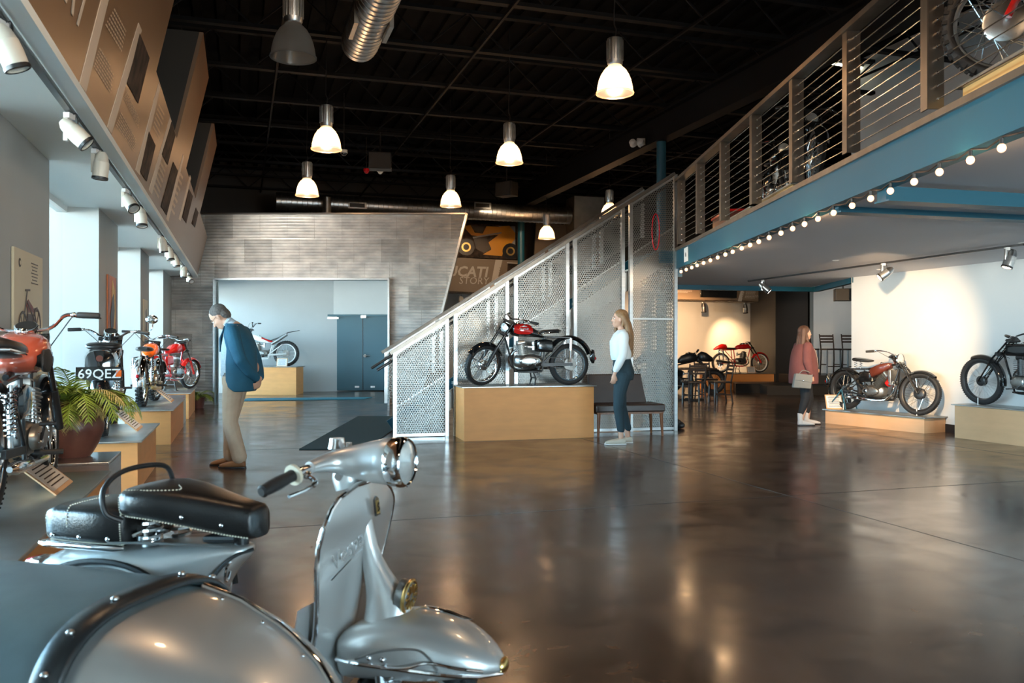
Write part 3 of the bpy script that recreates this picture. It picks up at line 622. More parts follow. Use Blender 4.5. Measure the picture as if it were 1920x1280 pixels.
# right track
RT = [V((3.95, 16.3, 2.43)), V((5.06, 12.2, 2.43)), V((5.65, 8.2, 2.43))]
def on_ceil(px, py, z=2.41): Y = (z-CH)*F/(645-py); return V(((px-960)/F*Y, Y, z))
ra, rb_ = on_ceil(1403, 527), on_ceil(1920, 458)
MB().beam(ra, rb_, .03, .025).build('lighting_track', 'black_satin'); tag(bpy.data.objects['lighting_track.001'], 'black lighting track across the white ceiling under the mezzanine', 'track')
R = [(1430, 524, (.75, -.3, -.75), 'shining towards the camera, over the red motorcycle'), (1656, 493, (-.8, .1, -.6), 'over the brown-tanked vintage motorcycle'), (1888, 463, (-.4, 0, -1), 'near the right picture edge')]
for px, py, a, n in R: spot_head('silver track spotlight under the mezzanine, '+n, on_ceil(px, py, 2.40), a, 'steel', 1.15, True, 'mezzanine track spotlights')
light('SPOT', 'spot_beam', on_ceil(1656, 493, 2.2)+V((-.1, 0, 0)), 1500, (1, .66, .36), (6.0, 13.9, 1.15), spot_size=.85, spot_blend=.9, shadow_soft_size=.03)
light('SPOT', 'spot_beam', on_ceil(1888, 463, 2.2), 35, WARM2, (6.35, 11.8, .6), spot_size=1.3, spot_blend=.8, shadow_soft_size=.03)
light('SPOT', 'spot_beam', on_ceil(1430, 524, 2.2), 40, WARM2, (4.6, 13.4, .6), spot_size=1.2, spot_blend=.8, shadow_soft_size=.03)
for px, py, n in ((1325, 565, 'over the dark motorcycles'), (1404, 567, 'above the red motorcycle')):
    p = SQ(px, py, Y2)-nb*.25; spot_head('small silver spotlight hanging below the television board, '+n, p, (.1, .2, -1), 'steel', 1.5, True, 'spotlights below the television board')
light('SPOT', 'spot_beam', (6.75, 26.2, 2.5), 380, (1, .58, .28), (7.0, 27.35, 1.2), spot_size=1.2, spot_blend=.9, shadow_soft_size=.03)
light('SPOT', 'spot_beam', (5.2, 23.6, 2.45), 900, (1, .55, .25), (4.9, 26.9, .8), spot_size=1.7, spot_blend=.9, shadow_soft_size=.03)
light('SPOT', 'spot_beam', (8.6, 22.0, 3.2), 120, (1, .9, .8), (9.6, 24.6, 1.0), spot_size=1.6, spot_blend=.9, shadow_soft_size=.05)  # fill spot added for the stage wall
light('SPOT', 'spot_beam', (4.4, 17.2, 2.38), 110, WARM2, (4.3, 20.0, .3), spot_size=1.9, spot_blend=.9, shadow_soft_size=.05)  # added spot brightening the cafe table and chairs, without a fixture
light('SPOT', 'spot_beam', (5.6, 21.0, 3.6), 160, WARM2, (5.6, 25.6, 2.6), spot_size=1.2, spot_blend=.9, shadow_soft_size=.05)  # added spot to lift the television board, hangs on no track
light('SPOT', 'spot_beam', (-.2, 20.6, 4.6), 160, WARM2, (-.6, 24.4, 3.4), spot_size=1.2, spot_blend=.9, shadow_soft_size=.05)  # added spot to lift the lettered board, has no lamp head
p = SQ(866, 552, Y1)-nb*.2; spot_head('small cream spotlight hanging below the brown lettered board', p, (.1, .1, -1), 'lamp_cream', 1.5, True, 'spotlights below the lettered board')
light('SPOT', 'spot_beam', (-1.2, 24.0, 2.5), 80, WARM2, (-1.3, 24.9, 1.6), spot_size=1.3, spot_blend=.9, shadow_soft_size=.03)
# ================= GUARDRAIL OF THE MEZZANINE =================
gr = thing('cable_railing', 'stainless cable guardrail with wide posts along the mezzanine edge', 'railing', (0, 0, 0))
pys = [12.68, 11.5, 10.29, 9.07, 7.85, 6.64, 5.41, 4.19, 2.97, 1.75]
post = None
for Y in pys:
    if post is None:
        pb = MB(); pb.box((0, 0, .5), (.10, .012, .96)); pb.box((-.05, .04, .5), (.012, .09, .96)); pb.box((.045, .02, .5), (.012, .05, .96)); post = pb.build('rail_post', 'rail_steel', gr); o = post
    else: o = post.copy(); C.collection.objects.link(o)
    o.location = (EX(Y)+.01, Y, 2.77)
MB().beam((EX(1), 1, 3.76), (EX(12.85), 12.85, 3.76), .12, .045).build('top_rail', 'rail_steel', gr)
for k in range(11):
    z = 2.84+k*.083; MB().cyl((EX(1)+.0, 1, z), (EX(12.8), 12.8, z), .0045, 6).build('cable', 'wire', gr)
fit = MB()
for Y in pys:
    for k in range(11): z = 2.84+k*.083; fit.cyl((EX(Y), Y-.05, z), (EX(Y), Y+.12, z), .009, 6)
fit.build('cable_fitting', 'chrome', gr, kind='stuff')
# string of globe bulbs
sl = thing('bulb_string', 'string of round glowing bulbs hung under the blue mezzanine beam', 'string lights', (0, 0, 0))
cord = []; bulb = None; cap = None; Y = 4.30; r = random.Random(2)
while Y < 12.8:
    x = EX(Y)-.02; zc = 2.415; cord += [V((x, Y-.02, zc+.015)), V((x, Y+.14, zc-.012+r.uniform(-.005, .005)))]
    if bulb is None:
        bulb = MB().ell((0, 0, -.045), (.023, .023, .025), seg=14, ring=10).build('bulb', 'globe_glow', sl); cap = MB().cyl((0, 0, -.025), (0, 0, .01), .011, 10).build('socket', 'black_satin', bulb); o = bulb
    else:
        o = bulb.copy(); C.collection.objects.link(o); c2 = cap.copy(); C.collection.objects.link(c2); c2.parent = o
    o.location = (x, Y, zc); Y += .33+r.uniform(-.03, .03)
MB().tube(bez(cord, 2), .006, 6).build('cord', 'black_satin', sl)
for Y in (5, 7.5, 10, 12): light('POINT', 'string_light', (EX(Y)-.08, Y, 2.3), 5, WARM, shadow_soft_size=.05)
B('notice_card', (EX(12.2)-.035, 12.2, 2.58), (.006, .26, .20), 'paper'); tag(bpy.data.objects['notice_card'], 'white notice fixed to the blue beam beside the stair', 'sign'); text('notice_mark', '▲' if False else 'A', .09, frame((EX(12.2)-.04, 12.23, 2.55), (0, -1, 0), (0, 0, 1)), 'black_satin', bpy.data.objects['notice_card'])
# ================= STAIR WITH PERFORATED SCREENS =================
S0 = V((-1.67, 11.89, 0)); S1 = V((2.43, 12.9, 0)); Ls = (S1-S0).length; sd = (S1-S0)/Ls; sang = math.atan2(sd.y, sd.x)
st = thing('staircase', 'open staircase screened by perforated metal panels and steel posts', 'staircase', S0, sang)
sl_ = (3.86-1.19)/Ls
def top(x): return 1.19+sl_*x
xs = [0, (837-735)/(1268-735)*Ls*.94+.0, 0, 0, 0, Ls]
def sx(px):                                              # stair distance of a photo column
    k = (px-960)/F; t = (S0.x-k*S0.y)/(k*sd.y-sd.x); return t
posts = [(737, 743), (834, 841), (850, 857), (947, 953), (963, 970), (1060, 1066), (1074, 1081), (1164, 1170), (1179, 1185), (1262, 1269)]
pc = [sx((a+b)/2) for a, b in posts]
for i, x in enumerate(pc): MB().box((x, -.01, (top(x)-.02)/2), (.05, .06, top(x)-.02)).build('screen_post', 'steel', st)
for side, y in (('near', 0.0), ('far', 1.25)):
    for i in range(0, 10, 2):
        a, b = pc[i], pc[i+1]
        lo = (lambda x: .03) if side == 'near' else (lambda x: max(.05, top(x)-.80))
        ztop = lambda x: top(x)-.04
        MB().prism([(a, y, lo(a)), (b, y, lo(b)), (b, y, ztop(b)), (a, y, ztop(a))], (0, .003, 0)).build('perforated_panel', 'perf', st)
        MB().beam((a, y-.005, ztop(a)-.012), (b, y-.005, ztop(b)-.012), .02, .03).build('panel_frame', 'steel', st)
        if side == 'near':
            MB().beam((a, -.005, .03), (b, -.005, .03), .03, .04).build('panel_frame', 'steel', st)
            MB().prism([(a, .06, .03), (b, .06, .03), (b, .06, max(.06, top(b)-.82)), (a, .06, max(.06, top(a)-.82))], (0, .003, 0)).build('perforated_panel', 'perf', st)
            MB().beam((a, .05, top(a)-.81), (b, .05, top(b)-.81), .012, .02).build('panel_frame', 'steel', st)
        else:
            for x in (a, b): MB().box((x, y+.02, top(x)-.42), (.05, .05, .8)).build('screen_post', 'steel', st)
    MB().beam((-.03, y-.01, top(-.03)), (Ls+.02, y-.01, top(Ls+.02)), .08, .045).build('top_rail', 'rail_steel', st)
    yy = .10 if side == 'near' else 1.14
    MB().tube([(-.2, yy, top(-.2)-.13), (0, yy, top(0)-.13), (Ls, yy, top(Ls)-.13), (Ls+.2, yy, top(Ls)-.13)], .02, 10).build('handrail', 'black_satin', st)
    MB().beam((.10, yy, top(0)-1.16), (Ls-.1, yy, top(Ls-.1)-1.16), .05, .24).build('stringer', 'blue_steel' if side == 'far' else 'steel_dull', st)
n = 15
for i in range(n):
    z = (i+1)*2.735/(n+.5); x = .12+(z-.1)/sl_*1.0
    if x < Ls-.1: MB().box((x+.1, .62, z), (.30, 1.05, .04)).build('tread', 'steel_dull', st)
for a, b in ((pc[8], pc[9]),): MB().beam((a, -.006, 1.68), (b, -.006, 1.68), .012, .02).build('panel_seam', 'steel', st)
MB().prism([(Ls-.02, 0, 0), (Ls+.02, 1.3, 0), (Ls+.02, 1.3, 2.5), (Ls-.02, 0, 2.5)], (.02, 0, 0)).build('perforated_panel', 'perf', st)
MB().box((Ls+.10, .65, 2.62), (.6, 1.3, .18)).build('landing', 'blue_steel', st)
lt = thing('rope_loop', 'red cord looped over the perforated stair screen', 'cord', S0+sd*sx(1228)+V((.0, -.07, 3.25)), sang)
MB().tube([(.06*math.sin(2*PI*k/24)*1.0, 0, -.27+.27*math.cos(2*PI*k/24)) for k in range(24)], .008, 6, loop=True).build('cord_loop', 'red_plastic', lt)
# ================= PLATFORMS =================
def plinth(name_label, a, b, depth, h, m='mdf', side=1, oh=.035, group='display platforms', tm='steel_dull'):
    a = V((a[0], a[1], 0)); b = V((b[0], b[1], 0)); L = (b-a).length; d = (b-a)/L; ang = math.atan2(d.y, d.x)
    t = thing('display_platform', name_label, 'platform', a, ang, group)
    B('plinth_body', (L/2, side*depth/2, (h-.02)/2), (L, depth, h-.02), m, t)
    B('plinth_top', (L/2, side*depth/2, h-.009), (L+2*oh, depth+2*oh, .018), tm, t, bevel=.003); return t
plinth('waist-high tan platform under the black motorcycle before the stair', (-.64, 11.43), (1.14, 11.89), .62, .73)
# left row: front edges lie on the u line
HP = .455
def lrow(label, y0, y1, X0=-.905, depth=.55, h=HP, m='mdf'): return plinth(label, uP(X0, y0), uP(X0, y1), depth, h, m, side=1, tm='tread_plate')
MATS['tread_plate'] = MATS['steel_dull'].copy(); MATS['tread_plate'].name = 'tread_plate'
def tread():
    m = MATS['tread_plate']; n = m.node_tree; L = n.links; p = n.nodes['Principled BSDF']; tc = n.nodes.new('ShaderNodeTexCoord'); mp = n.nodes.new('ShaderNodeMapping'); mp.inputs['Rotation'].default_value = (0, 0, .785); L.new(tc.outputs['Object'], mp.inputs[0])
    w = n.nodes.new('ShaderNodeTexChecker'); w.inputs['Scale'].default_value = 55; L.new(mp.outputs[0], w.inputs[0]); b = n.nodes.new('ShaderNodeBump'); b.inputs['Strength'].default_value = .5; b.inputs['Distance'].default_value = .004; L.new(w.outputs[1], b.inputs['Height']); L.new(b.outputs[0], p.inputs['Normal']); p.inputs['Roughness'].default_value = .35
tread()
lrow('nearest tan platform on the left with dotted metal top', 3.30, 5.68)
lrow('tan platform under the motorcycle with the number plate', 7.50, 9.12)
lrow('third tan platform of the left row, under the orange motorcycle', 11.06, 13.5)
lrow('last small tan platform of the left row, under the red motorcycle', 14.86, 16.9)
def sbox(label, y0, y1, w, h=.45, X0=-.95):
    t = plinth(label, uP(X0, y0), uP(X0, y1), w, h, 'steel', side=1, oh=.0, group='steel boxes', tm='steel'); t.name = 'steel_box'; t['category'] = 'box'; return t
sbox('brushed steel box carrying the large clay pot', 6.15, 6.78, .52)
sbox('brushed steel box between the two far platforms', 13.72, 14.5, .5, .44, -.93)
plinth('tan platform behind the man in the grey alcove', (-7.35, 21.9), (-5.54, 21.9), .75, .725, 'mdf')
plinth('tall pale platform on the right under the black vintage motorcycle', uP(9.95, 11.89), uP(9.95, 8.9), .46, .468, 'mdf_pale', side=1)
plinth('low pale platform under the brown-tanked vintage motorcycle', (5.16, 14.05), (6.0, 12.42), .47, .235, 'mdf_pale', side=1)
plinth('tan platform under the red racing motorcycle at the back', (5.72, 24.1), (7.52, 24.5), .98, .47, 'mdf')
# seating stage
for lb, q, z in (('long low black stage step left part', [(5.95, 22.7), (7.55, 22.85), (7.55, 24.0), (6.2, 23.9)], .25), ('low black stage step behind the woman in pink', [(6.55, 21.9), (9.4, 21.6), (9.4, 22.5), (7.6, 22.8), (6.6, 22.72)], .235), ('upper black stage carrying the bar stools', [(7.62, 22.85), (10.9, 22.25), (11.3, 24.35), (7.62, 24.4)], .47)):
    t = thing('stage_step', lb, 'stage', (q[0][0], q[0][1], 0)); o0 = t.location.copy()
    MB().prism([V((x, y, 0))-V((o0.x, o0.y, 0)) for x, y in q], (0, 0, z-.02)).build('step_body', 'dark_wall', t); MB().prism([V((x, y, z-.02))-V((o0.x, o0.y, 0)) for x, y in q], (0, 0, .02)).build('step_top', 'black_satin', t)
# mats
t = MB(); t.prism([(-2.62, 10.5, 0), (-1.80, 10.5, 0), (-1.80, 15.3, 0), (-2.76, 15.3, 0)], (0, 0, .012)); tag(t.build('floor_mat', 'mat_teal'), 'dark teal ribbed floor mat beside the foot of the stair', 'mat')
t = MB(); t.prism([(-6.3, 19.4, 0), (-3.5, 20.1, 0), (-3.4, 20.8, 0), (-6.3, 20.4, 0)], (0, 0, .012)); tag(t.build('floor_mat', 'mat_blue'), 'bright blue mat lying before the alcove', 'mat')
# mezzanine platforms
for lb, y0, y1, x in (('wooden platform on the mezzanine under the spoked front wheel', 2.4, 5.3, 2.80), ('maple platform on the mezzanine, middle one', 8.5, 9.57, 2.80), ('maple platform on the mezzanine nearest the stair', 9.95, 11.0, 2.80)):
    t = plinth(lb, (x, y1), (x, y0), 1.6, .165, 'maple', side=1); t.location.z = 2.74; t['group'] = 'mezzanine platforms'
rc = thing('red_cabinet', 'low dark red cabinet behind the guardrail near the stair', 'cabinet', (3.05, 11.75, 2.725)); B('body', (0, 0, .17), (.36, .9, .34), 'maroon', rc); B('cabinet_top', (0, 0, .35), (.40, .94, .03), 'red_gloss', rc)
# television
t = thing('television', 'flat black television hanging in the brown board under the mezzanine', 'television', SQ(1345, 547, Y2)+nb*.07, math.atan2(Vv.y, Vv.x)); B('screen_frame', (0, 0, 0), (1.24, .06, .36), 'black_gloss', t, bevel=.01); B('screen_panel', (-.02, -.034, 0), (1.05, .006, .28), 'screen', t)
# posters on the pillars
def poster(label, Y0, Y1, z0, z1, bg, fn):
    c = uP(-1.48, (Y0+Y1)/2, (z0+z1)/2)+Vv*.012; W_ = (Y1-Y0)*1.049; H_ = z1-z0
    t = thing('poster', label, 'poster', c); T = frame((0, 0, 0), Uv, (0, 0, 1))
    m = MB(); m.M = T; m.box((0, 0, 0), (W_, H_, .016)); m.build('poster_panel', bg, t)
    def d(n, mm, pts, o=.010): q = MB(); q.M = T; q.prism([(x*W_/2, y*H_/2, o) for x, y in pts], (0, 0, .002)); q.build(n, mm, t)
    fn(d, t, T, W_, H_)
mat('poster_cream', (.66, .55, .38), .45); mat('poster_orange', (.62, .16, .05), .45); mat('poster_yellow', (.75, .42, .05), .45); mat('poster_dark', (.07, .05, .05), .45); mat('poster_maroon', (.20, .05, .04), .45)
def circ(cx, cy, r, asp, n=20, r2=None): return [(cx+r*math.cos(2*PI*k/n), cy+r*asp*math.sin(2*PI*k/n)) for k in range(n)]
def p1(d, t, T, W_, H_):
    a = W_/H_
    for cx, cy in ((-.48, -.28), (.50, -.20)):
        q = MB(); q.M = T; q.tube([(cx*W_/2+.115*math.cos(k*PI/12), cy*H_/2+.115*math.sin(k*PI/12), .013) for k in range(24)], .010, 6, loop=True, flat=.3); q.build('printed_tyre', 'poster_dark', t)
        q = MB(); q.M = T
        for k in range(6): q.beam((cx*W_/2, cy*H_/2, .012), (cx*W_/2+.11*math.cos(k*PI/3), cy*H_/2+.11*math.sin(k*PI/3), .012), .004, .003)
        q.build('printed_spokes', 'poster_dark', t)
    d('printed_tank', 'poster_maroon', [(-.25, .12), (-.1, .22), (.25, .10), (.3, .02), (-.15, .0)])
    d('printed_engine', 'poster_dark', [(-.2, -.02), (.2, -.02), (.3, -.28), (-.05, -.36), (-.25, -.2)])
    d('printed_seat', 'poster_dark', [(.25, .08), (.55, .12), (.6, .05), (.3, .02)])
    for A, Bp in (((-.48, -.28), (-.2, .35)), ((-.2, .18), (.5, -.2)), ((-.32, .36), (.0, .38)), ((-.2, .1), (-.05, -.3)), ((.5, -.2), (.3, .05)), ((.0, -.34), (.7, -.36))):
        q = MB(); q.M = T; q.beam((A[0]*W_/2, A[1]*H_/2, .013), (Bp[0]*W_/2, Bp[1]*H_/2, .013), .014, .003, up=(0, 0, 1)); q.build('printed_frame', 'poster_dark', t)
    d('emblem', 'poster_dark', circ(-.66, .78, .07, a)); d('emblem_ring', 'poster_cream', circ(-.66, .78, .035, a), .0125)
    q = MB(); q.M = T
    for k in range(7): q.box((.36*W_/2+.0*k, (.84-k*.055)*H_/2, .011), (.2-.03*(k % 3), .006, .002))
    q.build('printed_text', 'poster_dark', t); q = MB(); q.M = T; q.box((.3*W_/2, -.9*H_/2, .011), (.34, .06, .002)); q.build('caption', 'poster_dark', t)
poster('cream poster of an old motorcycle on the nearest grey pillar', 5.49, 6.28, 1.10, 1.93, 'poster_cream', p1)
def p2(d, t, T, W_, H_):
    d('printed_shape', 'poster_yellow', [(0, .9), (.7, .6), (.8, -.2), (.35, -.9), (.1, -.2), (-.2, .3)]); d('printed_figure', 'poster_dark', [(-.1, .35), (.3, .5), (.5, .0), (.2, -.5), (-.4, -.6), (-.6, -.2)], .0125)
    for s in (-1, 1): d('poster_edge', 'poster_dark', [(s*1, -1), (s*1, 1), (s*.94, 1), (s*.94, -1)], .0125)
poster('orange and yellow framed poster on the second pillar', 9.39, 9.98, 1.30, 2.07, 'poster_orange', p2)
def p3(d, t, T, W_, H_):
    d('printed_figure', 'poster_dark', [(-.2, .5), (.2, .6), (.3, .1), (.5, -.4), (-.3, -.7), (-.1, -.1)]); d('caption', 'poster_maroon', [(-.6, -.75), (.6, -.75), (.6, -.88), (-.6, -.88)])
poster('narrow cream poster on the third pillar', 12.85, 13.4, 1.30, 1.98, 'poster_cream', p3)
# information cards on the platforms
def card(label, loc, rz, w=.30, h=.30, tilt=.75, m='paper'):
    t = thing('information_card', label, 'sign', loc, rz, 'information cards'); T = Mx.Rotation(PI/2-tilt, 4, 'X')
    q = MB(); q.M = T; q.box((0, h/2, 0), (w, h, .008)); q.build('card_holder', 'mdf_pale', t)
    q = MB(); q.M = T; q.box((0, h/2, .006), (w*.88, h*.84, .003)); q.build('card_sheet', m, t)
    q = MB(); q.M = T
    for k in range(9): q.box((-.0, h*.86-k*h*.085, .0085), (w*(.7 if k % 3 else .6), h*.025, .001))
    q.build('printed_text', 'print_dark', t, kind='stuff'); return t
# rz turns the card face (-y) direction
card('slanted information card on the nearest left platform', uP(-1.03, 5.0, HP), UANG+PI/2, .50, .32, .85, 'print_white')
card('slanted card on the platform with the number-plate motorcycle', uP(-1.0, 8.5, HP), UANG+PI/2, .5, .30, .85)
card('slanted card on the platform of the orange motorcycle', uP(-1.0, 12.6, HP), UANG+PI/2, .5, .32, .85)
card('slanted card on the farthest platform of the left row', uP(-1.0, 16.4, HP), UANG+PI/2, .5, .30, .85)
card('white card standing on the alcove platform', (-5.95, 22.05, .725), 0, .28, .22, .3)
card('white card standing before the red racing motorcycle', (6.85, 24.4, .47), .2, .26, .20, .3)
card('tilted card at the left end of the low pale platform', (5.30, 14.0, .235), -1.0+.9, .27, .26, .5)
# bench
bn = thing('bench', 'dark brown upholstered two-seat bench with wooden legs against the stair screen', 'bench', (1.62, 12.22, 0), .20)
B('seat', (0, .0, .40), (1.02, .52, .11), 'brown_leather', bn, bevel=.02); MB().prism([(-.50, .20, .44), (.40, .20, .44), (.34, .28, .86), (-.46, .28, .86)], (0, .07, 0)).build('backrest', 'brown_leather', bn, bevel=.015)
B('seat_rail', (0, 0, .335), (.98, .48, .03), 'wood_leg', bn)
for x, y in ((-.46, -.22), (-.02, -.22), (.46, -.22), (-.46, .20), (-.02, .20), (.46, .20)): MB().tube([(x, y, .33), (x*1.03, y*1.06, 0)], [.028, .016], 8).build('leg', 'wood_leg', bn)
# ladder-back chairs, table, stools
def chair(label, loc, rz, hs=.45, stool=False, m='dark_wood', group='dark wood chairs'):
    t = thing('bar_stool' if stool else 'dining_chair', label, 'stool' if stool else 'chair', loc, rz, group); w = .19; hb = hs+.42
    for s in (-1, 1):
        MB().beam((s*w, -.19, 0), (s*w*.96, -.18, hs), .035, .035).build('leg', m, t)
        MB().tube([(s*w, .22, 0), (s*w*.97, .18, hs*.6), (s*w*.95, .18, hs), (s*w, .26, hb)], [.02, .019, .019, .016], 6).build('back_post', m, t)
        MB().beam((s*w, -.18, hs*.42), (s*w, .20, hs*.42), .02, .025).build('stretcher', m, t)
    B('seat', (0, 0, hs+.012), (.42, .42, .04), m, t, bevel=.012)
    for k, z in enumerate((hb-.05, hb-.13, hb-.21)): MB().beam((-w, .25-k*.015, z), (w, .25-k*.015, z), .018, .045).build('back_slat', m, t)
    MB().beam((-w, -.185, hs*.35), (w, -.185, hs*.35), .02, .025).build('stretcher', m, t); return t
chair('dark ladder-back chair on the right of the table, seen side-on', (4.62, 18.95, 0), -1.45)
chair('dark ladder-back chair with its back to the camera before the table', (4.02, 18.85, 0), PI+.15)
chair('dark ladder-back chair behind the table towards the tan platform', (4.62, 20.3, 0), .2)
chair('dark ladder-back chair half hidden by the stair screen edge', (3.5, 19.45, 0), PI-.5)
tb = thing('cafe_table', 'dark square cafe table on a central pedestal', 'table', (4.15, 19.75, 0), .2); B('tabletop', (0, 0, .735), (.95, .75, .035), 'dark_wood', tb, bevel=.008); MB().cyl((0, 0, .02), (0, 0, .72), .045, 14).build('pedestal', 'black_satin', tb)
for a in (0, PI/2): MB().box((0, 0, .02), (.6, .06, .04), a).build('foot', 'black_satin', tb)
for k, (x, y, rz, lb) in enumerate(((7.95, 22.9, .15, 'dark bar stool half hidden behind the woman in pink'), (8.55, 22.9, .1, 'dark bar stool standing alone against the grey wall'), (9.05, 22.7, .0, 'dark bar stool cut by the edge of the white wall'))):
    chair(lb, (x, y, .47), rz, .68, True, 'dark_wood', 'bar stools on the stage')
# potted palm
pt = thing('potted_palm', 'feathery palm in a big brown clay pot on the steel box', 'plant', uP(-1.26, 6.46, .45))
MB().lathe([(0, 0), (.11, 0), (.125, .02), (.17, .10), (.205, .19), (.21, .25), (.19, .32), (.155, .36), (.15, .385), (.185, .41), (.19, .425), (.165, .425), (.14, .39), (0, .36)], 36).build('pot', 'terracotta', pt, ang=50)
MB().lathe([(0, .375), (.14, .375), (.14, .36)], 20).build('soil', 'soil', pt)
r = random.Random(5)
def frond(pt, az, el, L, m, droop, base=(0, 0, .38), nl=17, ll=.13, ww=.011):
    d = V((math.cos(az), math.sin(az), 0)); p = V(base); pts = [p.copy()]; e = el; n = 12
    for i in range(n): p = p+(d*math.cos(e)+V((0, 0, math.sin(e))))*(L/n); e -= droop/n; pts.append(p.copy())
    f = MB(); f.tube(pts, [.004]*(len(pts)-1)+[.001], 5); side = d.cross(V((0, 0, 1)))
    for i in range(3, len(pts)):
        t = (pts[i]-pts[i-1]).normalized()
        for s in (-1, 1):
            for h in (0, .5):
                b = pts[i-1].lerp(pts[i], h); l = ll*math.sin(PI*(.18+.78*(i/len(pts))))*r.uniform(.85, 1.1); q = (t*.75+side*s*.8+V((0, 0, r.uniform(-.25, .1)))).normalized(); w = t*ww*.5
                f.add([b-w, b+w, b+q*l*.6+w*1.1-V((0, 0, .005)), b+q*l-V((0, 0, .02)), b+q*l*.6-w*1.1-V((0, 0, .005))], [(0, 1, 2, 3, 4)])
    return f.build('frond', m, pt)
for k in range(26): frond(pt, r.uniform(0, 2*PI), r.uniform(.5, 1.35), r.uniform(.34, .58), 'leaf' if k % 6 else 'leaf_dry', r.uniform(1.2, 2.2))
for az in (-2.1, -1.6, -1.2): frond(pt, az, .5, .38, 'leaf_dry', 2.8)
for az in (-.5, -.1, .3, -.9): frond(pt, az, .9, .62, 'leaf', 2.4, ll=.16, ww=.015)
p2_ = thing('potted_fern', 'small green plant on the floor behind the last left platform', 'plant', uP(-.86, 17.35, 0)); MB().lathe([(0, 0), (.10, 0), (.14, .22), (.12, .22), (0, .2)], 18).build('pot', 'terracotta', p2_)
for k in range(14): frond(p2_, r.uniform(0, 2*PI), r.uniform(.4, 1.3), r.uniform(.25, .42), 'leaf', 1.8, base=(0, 0, .22))
tag(MB().ell((2.52, 13.2, .07), (.12, .10, .08)).ell((2.60, 13.15, .05), (.07, .06, .05)).build('bag', 'black_satin'), 'small black bag on the floor behind the stair screen edge', 'bag')
# ================= MOTORCYCLES =================
def R90(c): return Mx.Translation(c) @ Mx.Rotation(PI/2, 4, 'X')
def wheel(root, c, R, tw, T=None, rimm='chrome', nsp=36, hub=(.07, .055), hubm='alu', knob=0, disc=0, spm='chrome', name='wheel', spr=.0019):
    th = tw*.92; rc = R-th/2; m = MB(); m.M = T
    prof = [(rc+th/2*math.cos(2*PI*k/10), tw/2*math.sin(2*PI*k/10)) for k in range(10)]
    m.lathe(prof, 44, R90(c), loop=False); m.lathe([prof[-1], prof[0]], 44, R90(c)); 
    tyre = m.build(name, 'rubber', root, ang=60)
    if knob or tw > .05:
        k_ = MB(); k_.M = T; n = 34 if knob else 60; h = .014 if knob else .003
        for i in range(n):
            a = 2*PI*i/n
            for s, dy in ((0, 0), (1, .36), (-1, .36)):
                aa = a+(.5*2*PI/n if s else 0); r_ = R-(.004 if s == 0 else .012); p = V(c)+V((math.cos(aa)*r_, s*tw*dy, math.sin(aa)*r_)); t = V((-math.sin(aa), 0, math.cos(aa)))
                L_ = (.022 if knob else .010); k_.beam(p-t*L_/2, p+t*L_/2, tw*(.30 if knob else .22), h*2, up=(math.cos(aa), 0, math.sin(aa)))
        k_.build('tread', 'rubber', tyre, kind='stuff')
    ri = R-th*.92; m = MB(); m.M = T; w = tw*.34
    m.lathe([(ri+.012, -w), (ri+.014, -w-.004), (ri, -w-.002), (ri-.012, -w*.4), (ri-.014, w*.4), (ri, w+.002), (ri+.014, w+.004), (ri+.012, w)], 44, R90(c)); m.build('rim', rimm, tyre, ang=50)
    m = MB(); m.M = T
    for i in range(nsp):
        s = 1 if i % 2 else -1; a = 2*PI*i/nsp; a2 = a+(.9 if (i//2) % 2 else -.9)*min(1, hub[0]/.07*.6)
        p0 = V(c)+V((math.cos(a)*(ri-.012), 0, math.sin(a)*(ri-.012))); p1 = V(c)+V((math.cos(a2)*hub[0]*.8, s*hub[1]*.8, math.sin(a2)*hub[0]*.8)); m.cyl(p0, p1, spr, 4)
    m.build('spokes', spm, tyre, kind='stuff')
    m = MB(); m.M = T; h, w = hub
    m.lathe([(0, -w), (h*.35, -w), (h*.9, -w*.85), (h, -w*.7), (h*.9, -w*.5), (h*.85, 0), (h*.9, w*.5), (h, w*.7), (h*.9, w*.85), (h*.35, w), (0, w)], 24, R90(c)); m.cyl(V(c)+V((0, -w-.035, 0)), V(c)+V((0, w+.035, 0)), .010, 8); m.build('hub', hubm, tyre)
    if disc: m = MB(); m.M = T; m.lathe([(disc*.55, w), (disc, w), (disc, w+.005), (disc*.55, w+.005), (disc*.55, w)], 28, R90(c)); m.build('brake_disc', 'steel', tyre)
    return tyre
def fender(root, c, R, w, a0, a1, m, T=None, n=16, drop=.35, name='fender', stays=None):
    rr_ = []
    for i in range(n+1):
        a = math.radians(a0+(a1-a0)*i/n); er = V((math.cos(a), 0, math.sin(a))); q = []
        for k in range(9): b = -1+2*k/8; q.append(V(c)+er*(R-(b*b)*w*drop)+V((0, b*w/2, 0)))
        for k in range(8, -1, -1): b = -1+2*k/8; q.append(V(c)+er*(R-.004-(b*b)*w*drop)+V((0, b*w/2*.95, 0)))
        rr_.append(q)
    b_ = MB(); b_.M = T; b_.rings(rr_); f = b_.build(name, m, root, ang=50)
    if stays:
        s_ = MB(); s_.M = T
        for a in stays:
            a = math.radians(a); e = V(c)+V((math.cos(a), 0, math.sin(a)))*(R-w*drop)
            for s in (-1, 1): s_.cyl(V(c)+V((0, s*.06, 0)), e+V((0, s*w/2, 0)), .004, 5)
        s_.build('fender_stay', 'black_satin' if m != 'chrome' else 'chrome', f)
    return f
